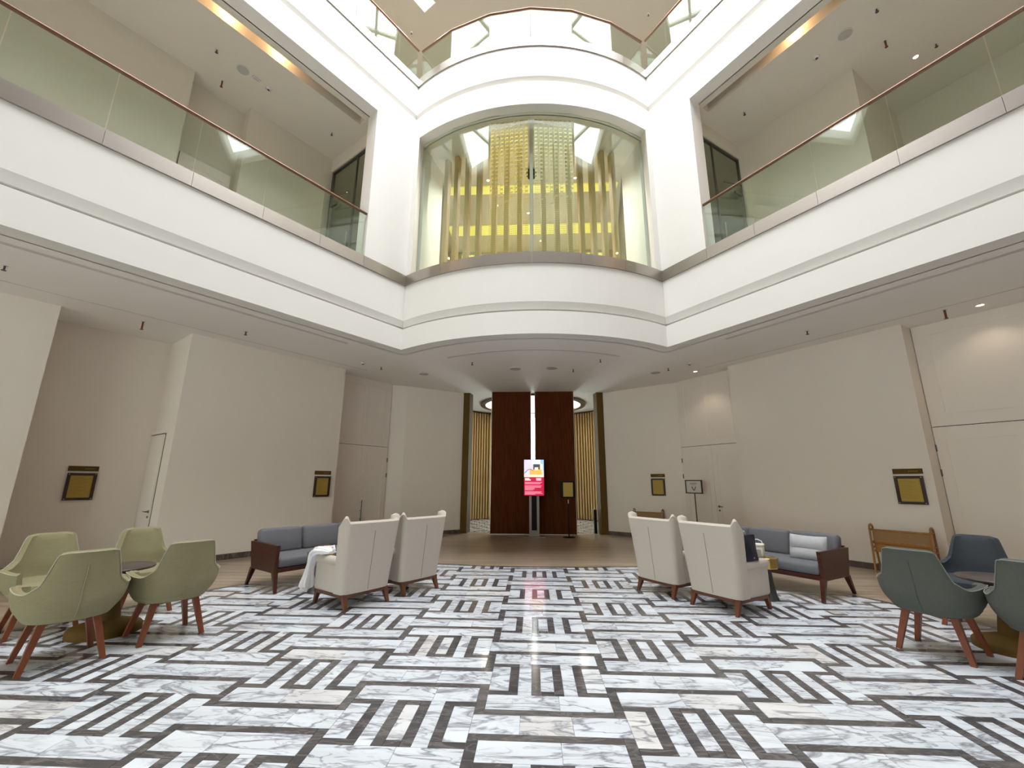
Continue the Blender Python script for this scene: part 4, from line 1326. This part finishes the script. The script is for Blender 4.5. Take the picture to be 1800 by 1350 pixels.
place(rack, True, 'cane_rack', 'low wooden rack with a cane panel right of the dark doorway, below the far notice', (_p.x, _p.y, 0), math.atan2(-_d.y, -_d.x), 'low wooden racks with cane panels')

# ------------------------------------------------------------------ display totem, notice stand, white sign stand
o = thing('display_totem', 'steel display totem with a lit red and photo screen before the dark doors', 'display', (0.02, 12.16, 0))
MB().box((0, 0, 0.006), (0.56, 0.42, 0.012)).obj('base_plate', 'totem_steel', o)
for sx in (-1, 1):
    MB().box((sx * 0.105, 0.02, 0.55), (0.065, 0.05, 1.08)).obj('upright', 'totem_steel', o)
MB().box((0, 0.02, 0.085), (0.145, 0.05, 0.15)).obj('foot_block', 'totem_steel', o)
MB().box((0, 0.035, 0.62), (0.145, 0.02, 0.92)).obj('cable_channel', 'black_metal', o)
hs = MB().rbox((0, 0, 1.565), (0.58, 0.06, 1.0), 0.008, 2).obj('screen_housing', 'black_metal', o, True)
def scr_(x0, x1, z0, z1, m, nm='screen_area', lift=0.0):
    return MB().box(((x0 + x1) / 2, -0.0315 - lift, (z0 + z1) / 2), (x1 - x0, 0.003, z1 - z0)).obj(nm, m, hs)
scr_(-0.275, 0.275, 1.08, 1.575, 'screen_red', 'red_screen_half')
scr_(-0.275, 0.275, 1.575, 2.05, 'screen_lilac', 'photo_screen_half')
scr_(-0.05, 0.275, 1.93, 2.05, 'screen_sky', 'photo_sky', 0.001)
scr_(0.18, 0.275, 1.75, 2.05, 'screen_blue', 'photo_blue_wall', 0.0015)
scr_(-0.02, 0.17, 1.78, 1.93, 'screen_dark', 'photo_dark_door', 0.002)
scr_(0.17, 0.24, 1.72, 1.93, 'screen_peach', 'photo_pillar', 0.0025)
scr_(-0.12, 0.22, 1.64, 1.78, 'screen_orange', 'photo_orange_seat', 0.003)
scr_(0.02, 0.12, 1.76, 1.84, 'screen_peach', 'photo_cushion', 0.0035)
MB().tube([(-0.26 + 0.03 * k, -0.036, 1.68 + 0.11 * math.sin(math.pi * min(1, k / 10))) for k in range(9)], 0.009, 6).obj('photo_curve', 'screen_dark', hs)
scr_(-0.275, 0.275, 1.575, 1.625, 'screen_peach', 'photo_floor', 0.004)
scr_(-0.25, -0.13, 1.52, 1.545, 'screen_white', 'text_line', 0.001); scr_(-0.25, -0.09, 1.485, 1.51, 'screen_white', 'text_line', 0.001)
scr_(0.06, 0.20, 1.48, 1.55, 'screen_pink', 'text_logo', 0.001)
zz = 1.44
for k, ln in enumerate((0.47, 0.44, 0.42, 0, 0.46, 0.44, 0.44, 0.27, 0.26, 0.22, 0, 0.46, 0.44, 0.48, 0.28)):
    if ln:
        scr_(-0.25, -0.25 + ln, zz - 0.008, zz, 'screen_pink', 'text_line', 0.001)
    zz -= 0.023
o = thing('notice_stand', 'black floor stand holding a gold notice right of the display totem', 'stand', (0.945, 12.05, 0))
MB().lathe([(0.17, 0.0), (0.17, 0.012), (0.03, 0.025), (0.0, 0.025)], 28).obj('round_base', 'black_metal', o, True)
MB().tube([(0, 0.0, 0.02), (0, 0.0, 1.06)], 0.016, 10).obj('pole', 'black_metal', o, True)
bd = MB().box((-0.02, -0.01, 1.245), (0.40, 0.03, 0.44)).obj('board', 'black_metal', o)
MB().box((0.0, -0.0275, 1.245), (0.265, 0.005, 0.375)).obj('notice_sheet', 'poster_gold', bd)
MB().tube([(0, -0.017, 0.88), (0, -0.017, 0.98)], 0.012, 8).obj('clamp', 'steel', o, True)
o = thing('post', 'black post in the right door gap beside the brass jamb', 'post', (1.80, 13.1, 0))
MB().box((0, 0, 0.33), (0.09, 0.09, 0.66)).obj('post_body', 'black_metal', o)
MB().box((0, 0, 0.666), (0.10, 0.10, 0.012)).obj('post_cap', 'dark_steel', o)

o = thing('sign_stand', 'brown metal stand with a white landscape sign before the far right double door', 'stand', Pm(1, -1.42, 2.2), RZ[1])
MB().lathe([(0.15, 0.0), (0.15, 0.012), (0.02, 0.02), (0.0, 0.02)], 24).obj('round_base', 'brown_metal', o, True)
MB().tube([(0, 0, 0.015), (0, 0, 1.2)], 0.014, 10).obj('pole', 'brown_metal', o, True)
fr = MB()
for c, s_ in (((0, -0.01, 1.195), (0.46, 0.025, 0.025)), ((0, -0.01, 1.49), (0.46, 0.025, 0.025)), ((-0.2175, -0.01, 1.342), (0.025, 0.025, 0.27)), ((0.2175, -0.01, 1.342), (0.025, 0.025, 0.27))):
    fr.box(c, s_)
fr.obj('sign_frame', 'brown_metal', o)
sg = MB().box((0, -0.005, 1.342), (0.41, 0.012, 0.27)).obj('sign_sheet', 'sign_paper', o)
t_ = MB()
for k in range(7):
    t_.box((-0.09 + k * 0.028, -0.012, 1.42), (0.018, 0.002, 0.022))
for k in range(5):
    t_.box((-0.06 + k * 0.028, -0.012, 1.385), (0.018, 0.002, 0.010))
for sx in (-1, 1):
    R = Matrix.Translation((sx * 0.03, -0.012, 1.30)) @ Matrix.Rotation(sx * math.radians(28), 4, 'Y')
    t_.box((0, 0, 0), (0.026, 0.002, 0.11), R)
t_.obj('sign_print', 'sign_ink', sg)

# floor socket plates
for s, t, n, lab in ((-1, 2.80, -1.20, 'square metal floor socket plate near the left sofa'), (1, 2.77, -1.16, 'square metal floor socket plate near the right sofa')):
    o = thing('floor_socket', lab, 'floor socket', Pm(s, t, n), 0)
    MB().box((0, 0, 0.003), (0.15, 0.15, 0.006)).obj('cover_plate', 'steel', o)
    MB().box((0, 0, 0.0065), (0.11, 0.11, 0.002)).obj('lid', 'vent_grey', o)

# ------------------------------------------------------------------ ceiling fittings
def sprinkler(p, red=False):
    o = thing('sprinkler', '', 'sprinkler', p)
    m = 'sprinkler_red' if red else 'sprinkler_metal'
    MB().lathe([(0.0, -0.004), (0.03, -0.004), (0.034, 0.0), (0.0, 0.0)], 14).obj('escutcheon', 'detector_white', o, True)
    L_ = 0.14 if red else 0.06
    MB().tube([(0, 0, 0), (0, 0, -L_)], 0.011 if not red else 0.014, 8).obj('stem', m, o, True)
    MB().lathe([(0.0, -L_ - 0.006), (0.026, -L_ - 0.006), (0.026, -L_), (0.0, -L_)], 12).obj('deflector', m, o)
    return o
def disc(p, r, label, name='ceiling_speaker', m='vent_grey', cat='speaker', group=None):
    o = thing(name, label, cat, p, 0, group)
    MB().lathe([(r, 0.0), (r, -0.008), (r * 0.88, -0.014), (r * 0.86, -0.006), (0.0, -0.006)], 24).obj('rim', 'detector_white', o, True)
    MB().lathe([(0.0, -0.010), (r * 0.84, -0.010), (r * 0.84, -0.006), (0.0, -0.006)], 24).obj('grille', m, o)
    return o
def detector(p, label):
    o = thing('smoke_detector', label, 'smoke detector', p)
    MB().lathe([(0.055, 0.0), (0.055, -0.015), (0.042, -0.03), (0.0, -0.034)], 20).obj('base', 'detector_white', o, True)
    MB().lathe([(0.0, -0.042), (0.02, -0.042), (0.022, -0.034), (0.0, -0.034)], 14).obj('sensor', 'sprinkler_metal', o)
    return o
def downlight(p, label, power, col=(1.0, 0.83, 0.62), r=0.06, on=True, aim=None, ang=70):
    o = thing('downlight', label, 'ceiling light', p)
    MB().lathe([(r, -0.0), (r, -0.010), (r * 0.8, -0.012), (r * 0.78, -0.003), (r * 0.9, 0.0)], 22).obj('trim_ring', 'detector_white', o, True)
    MB().lathe([(0.0, -0.006), (r * 0.75, -0.006), (r * 0.75, -0.002), (0.0, -0.002)], 18).obj('lens', 'lamp_glow' if on else 'vent_grey', o)
    if power:
        ld = bpy.data.lights.new('downlight_lamp', 'SPOT')
        ld.energy = power; ld.color = col; ld.spot_size = math.radians(ang); ld.spot_blend = 0.6; ld.shadow_soft_size = 0.04
        lo = bpy.data.objects.new('lamp', ld); COL.objects.link(lo)
        lo.parent = o; lo.location = (0, 0, -0.03)
    return o
GS = 'ceiling sprinklers'
def spr(s, t, n, z, label, red=False):
    o = sprinkler(Pm(s, t, n, z), red); o['label'] = label; o['group'] = GS
z = Z1C
spr(-1, 2.43, 1.54, z, 'small sprinkler on the ground floor ceiling above the left wall corner')
spr(1, 1.88, 1.31, z, 'small sprinkler on the ground floor ceiling above the right wall')
spr(-1, -0.56, 1.53, z, 'small sprinkler on the ceiling before the double door with the pull bar')
spr(1, -1.13, 1.25, z, 'small sprinkler on the ceiling before the far right double door')
spr(-1, -1.52, -0.51, z, 'small sprinkler on the curved ceiling left of the dark doors')
spr(1, -1.43, -0.62, z, 'small sprinkler on the curved ceiling right of the dark doors')
spr(1, -2.4, -0.61, z, 'small sprinkler on the ceiling right before the dark doors')
spr(-1, 5.35, 1.42, z, 'small sprinkler on the ground floor ceiling at the left picture edge')
spr(-1, 3.70, 2.45, z, 'red sprinkler head hanging before the near left recess', True)
spr(1, 3.49, 2.11, z, 'red sprinkler head hanging before the near right recess', True)
detector(Pm(-1, -0.09, 1.59, z), 'white smoke detector on the ceiling above the left sofa')
detector(Pm(1, -0.60, 1.33, z), 'white smoke detector on the ceiling near the far right double door')
disc((-0.42, 9.92, z), 0.15, 'round ceiling speaker left of the middle before the dark doors')
disc((0.47, 9.89, z), 0.15, 'round ceiling speaker right of the middle before the dark doors')
disc(Pm(1, -1.58, 1.33, z), 0.13, 'round ceiling speaker near the far right double door')
disc(Pm(-1, -1.6, 1.2, z), 0.13, 'round ceiling speaker near the far left double door')
downlight(Pm(1, -0.98, 2.05, z - 0.0), 'warm downlight before the far right double door', 14, ang=110)
downlight(Pm(1, 3.84, 2.30, z), 'warm downlight before the near right double door', 8, ang=120)
z = Z2C
spr(-1, 3.69, 1.39, z, 'small sprinkler on the left gallery ceiling near the picture corner')
spr(-1, 1.34, 1.44, z, 'small sprinkler on the left gallery ceiling near the white column')
spr(1, 1.39, 1.24, z, 'small sprinkler on the right gallery ceiling near the white column')
spr(1, 3.75, 1.16, z, 'small sprinkler on the right gallery ceiling near the picture top')
spr(1, 4.05, 2.81, z, 'small sprinkler on the right gallery ceiling beside the lit downlight')
spr(-1, 3.37, 2.02, z, 'red sprinkler head at the left gallery wall recess', True)
spr(1, 3.6, 1.94, z, 'red sprinkler head at the right gallery wall end', True)
disc(Pm(-1, 3.23, 1.42, z), 0.12, 'round speaker on the left gallery ceiling')
disc(Pm(1, 3.28, 1.19, z), 0.12, 'round speaker on the right gallery ceiling')
detector(Pm(-1, 2.74, 1.44, z), 'white smoke detector on the left gallery ceiling')
detector(Pm(1, 2.81, 1.21, z), 'white smoke detector on the right gallery ceiling')
o = thing('exit_light', 'small oval emergency light on the left gallery ceiling', 'emergency light', Pm(-1, 2.99, 1.41, z), RZ[-1])
MB().rbox((0, 0, -0.012), (0.16, 0.07, 0.024), 0.011, 2).obj('housing', 'detector_white', o, True)
MB().box((0, 0, -0.025), (0.10, 0.03, 0.004)).obj('lens', 'vent_grey', o)
downlight(Pm(1, 3.77, 2.80, z), 'small bright downlight on the right gallery ceiling', 15, r=0.05)
for s, nm in ((-1, 'left'), (1, 'right')):
    for k, t in enumerate(((2.86, 3.75, 4.65, 5.6, 6.6, 7.6) if s < 0 else (2.83, 4.6, 5.5, 6.5, 7.5))):
        o = thing('slot_lamp', 'warm lamp inside the %s gallery ceiling slot, number %s from the column' % (nm, ('one', 'two', 'three', 'four', 'five', 'six')[k]), 'ceiling light', P(s, t, 0.54, Z2C + 0.24), 0, 'warm lamps in the gallery ceiling slots')
        MB().lathe([(0.04, 0.018), (0.04, -0.02), (0.03, -0.02)], 16).obj('housing', 'detector_white', o, True)
        MB().lathe([(0.0, -0.018), (0.032, -0.018), (0.032, -0.012), (0.0, -0.012)], 14).obj('lens', 'lamp_glow', o)
        ld = bpy.data.lights.new('slot_lamp_light', 'POINT'); ld.energy = 6; ld.color = (1.0, 0.62, 0.30); ld.shadow_soft_size = 0.03
        lo = bpy.data.objects.new('lamp', ld); COL.objects.link(lo); lo.parent = o; lo.location = (0, 0, -0.10)
# room behind the window
for k, (x, y) in enumerate(((-1.15, 9.75), (1.15, 9.75), (-1.0, 10.8), (1.05, 10.9), (-0.1, 11.2), (0.3, 12.7))):
    downlight((x, y, Z2C), 'small downlight in the room behind the curved window, %s' % ('left front', 'right front', 'left middle', 'right middle', 'centre', 'far centre')[k], 170, (1.0, 0.94, 0.87), r=0.05, ang=150)
# upper level
for s, nm in ((-1, 'left'), (1, 'right')):
    downlight(P(s, -0.6, 1.3, Z2C), 'added fill lamp in the corridor beyond the %s glass door' % nm, 160, r=0.06, ang=150)  # unseen lamps added to brighten the corridors behind the glass doors
for s, x, y, lab in ((-1, -3.62, 10.05, 'small sprinkler on the beige soffit at the left corner'), (1, 3.45, 9.85, 'small sprinkler on the beige soffit at the right corner')):
    o = sprinkler((x, y, Z3C)); o['label'] = lab; o['group'] = GS
o = thing('square_downlight', 'square warm ceiling lamp on the beige soffit', 'ceiling light', (-3.02, 9.20, Z3C), RZ[-1])
MB().box((0, 0, -0.006), (0.46, 0.46, 0.012)).obj('frame', 'detector_white', o)
MB().box((0, 0, -0.014), (0.40, 0.40, 0.006)).obj('diffuser', 'lamp_square', o)
ld = bpy.data.lights.new('square_lamp', 'AREA'); ld.energy = 60; ld.size = 0.4; ld.color = (1, 0.85, 0.65)
lo = bpy.data.objects.new('lamp', ld); COL.objects.link(lo); lo.parent = o; lo.location = (0, 0, -0.03)
# linear diffuser strips in the ground floor ceiling
for s, nm in ((-1, 'left'), (1, 'right')):
    struct(MB().prism([P2(s, 0.9, 0.50), P2(s, 9, 0.50), P2(s, 9, 0.58), P2(s, 0.9, 0.58)], Z1C - 0.004, Z1C).obj('trim_diffuser_' + nm, 'ceiling_line'), 'thin linear air slot in the ground floor ceiling, %s' % nm, 'trim')
    for a, b in ((2.0, 2.03),):
        struct(MB().prism([P2(s, -0.6, a), P2(s, 11, a), P2(s, 11, b), P2(s, -0.6, b)], Z1C - 0.003, Z1C).obj('trim_joint_' + nm, 'ceiling_line'), 'thin ceiling joint near the %s wall' % nm, 'trim')
f_ = arc_pts(ARC_R - 0.95, -1.9, 1.9, 16); g_ = arc_pts(ARC_R - 1.02, -1.86, 1.86, 16)
struct(MB().prism(f_ + g_[::-1], Z1C - 0.004, Z1C).obj('trim_diffuser_front', 'ceiling_line'), 'curved linear air slot in the ceiling before the dark doors', 'trim')
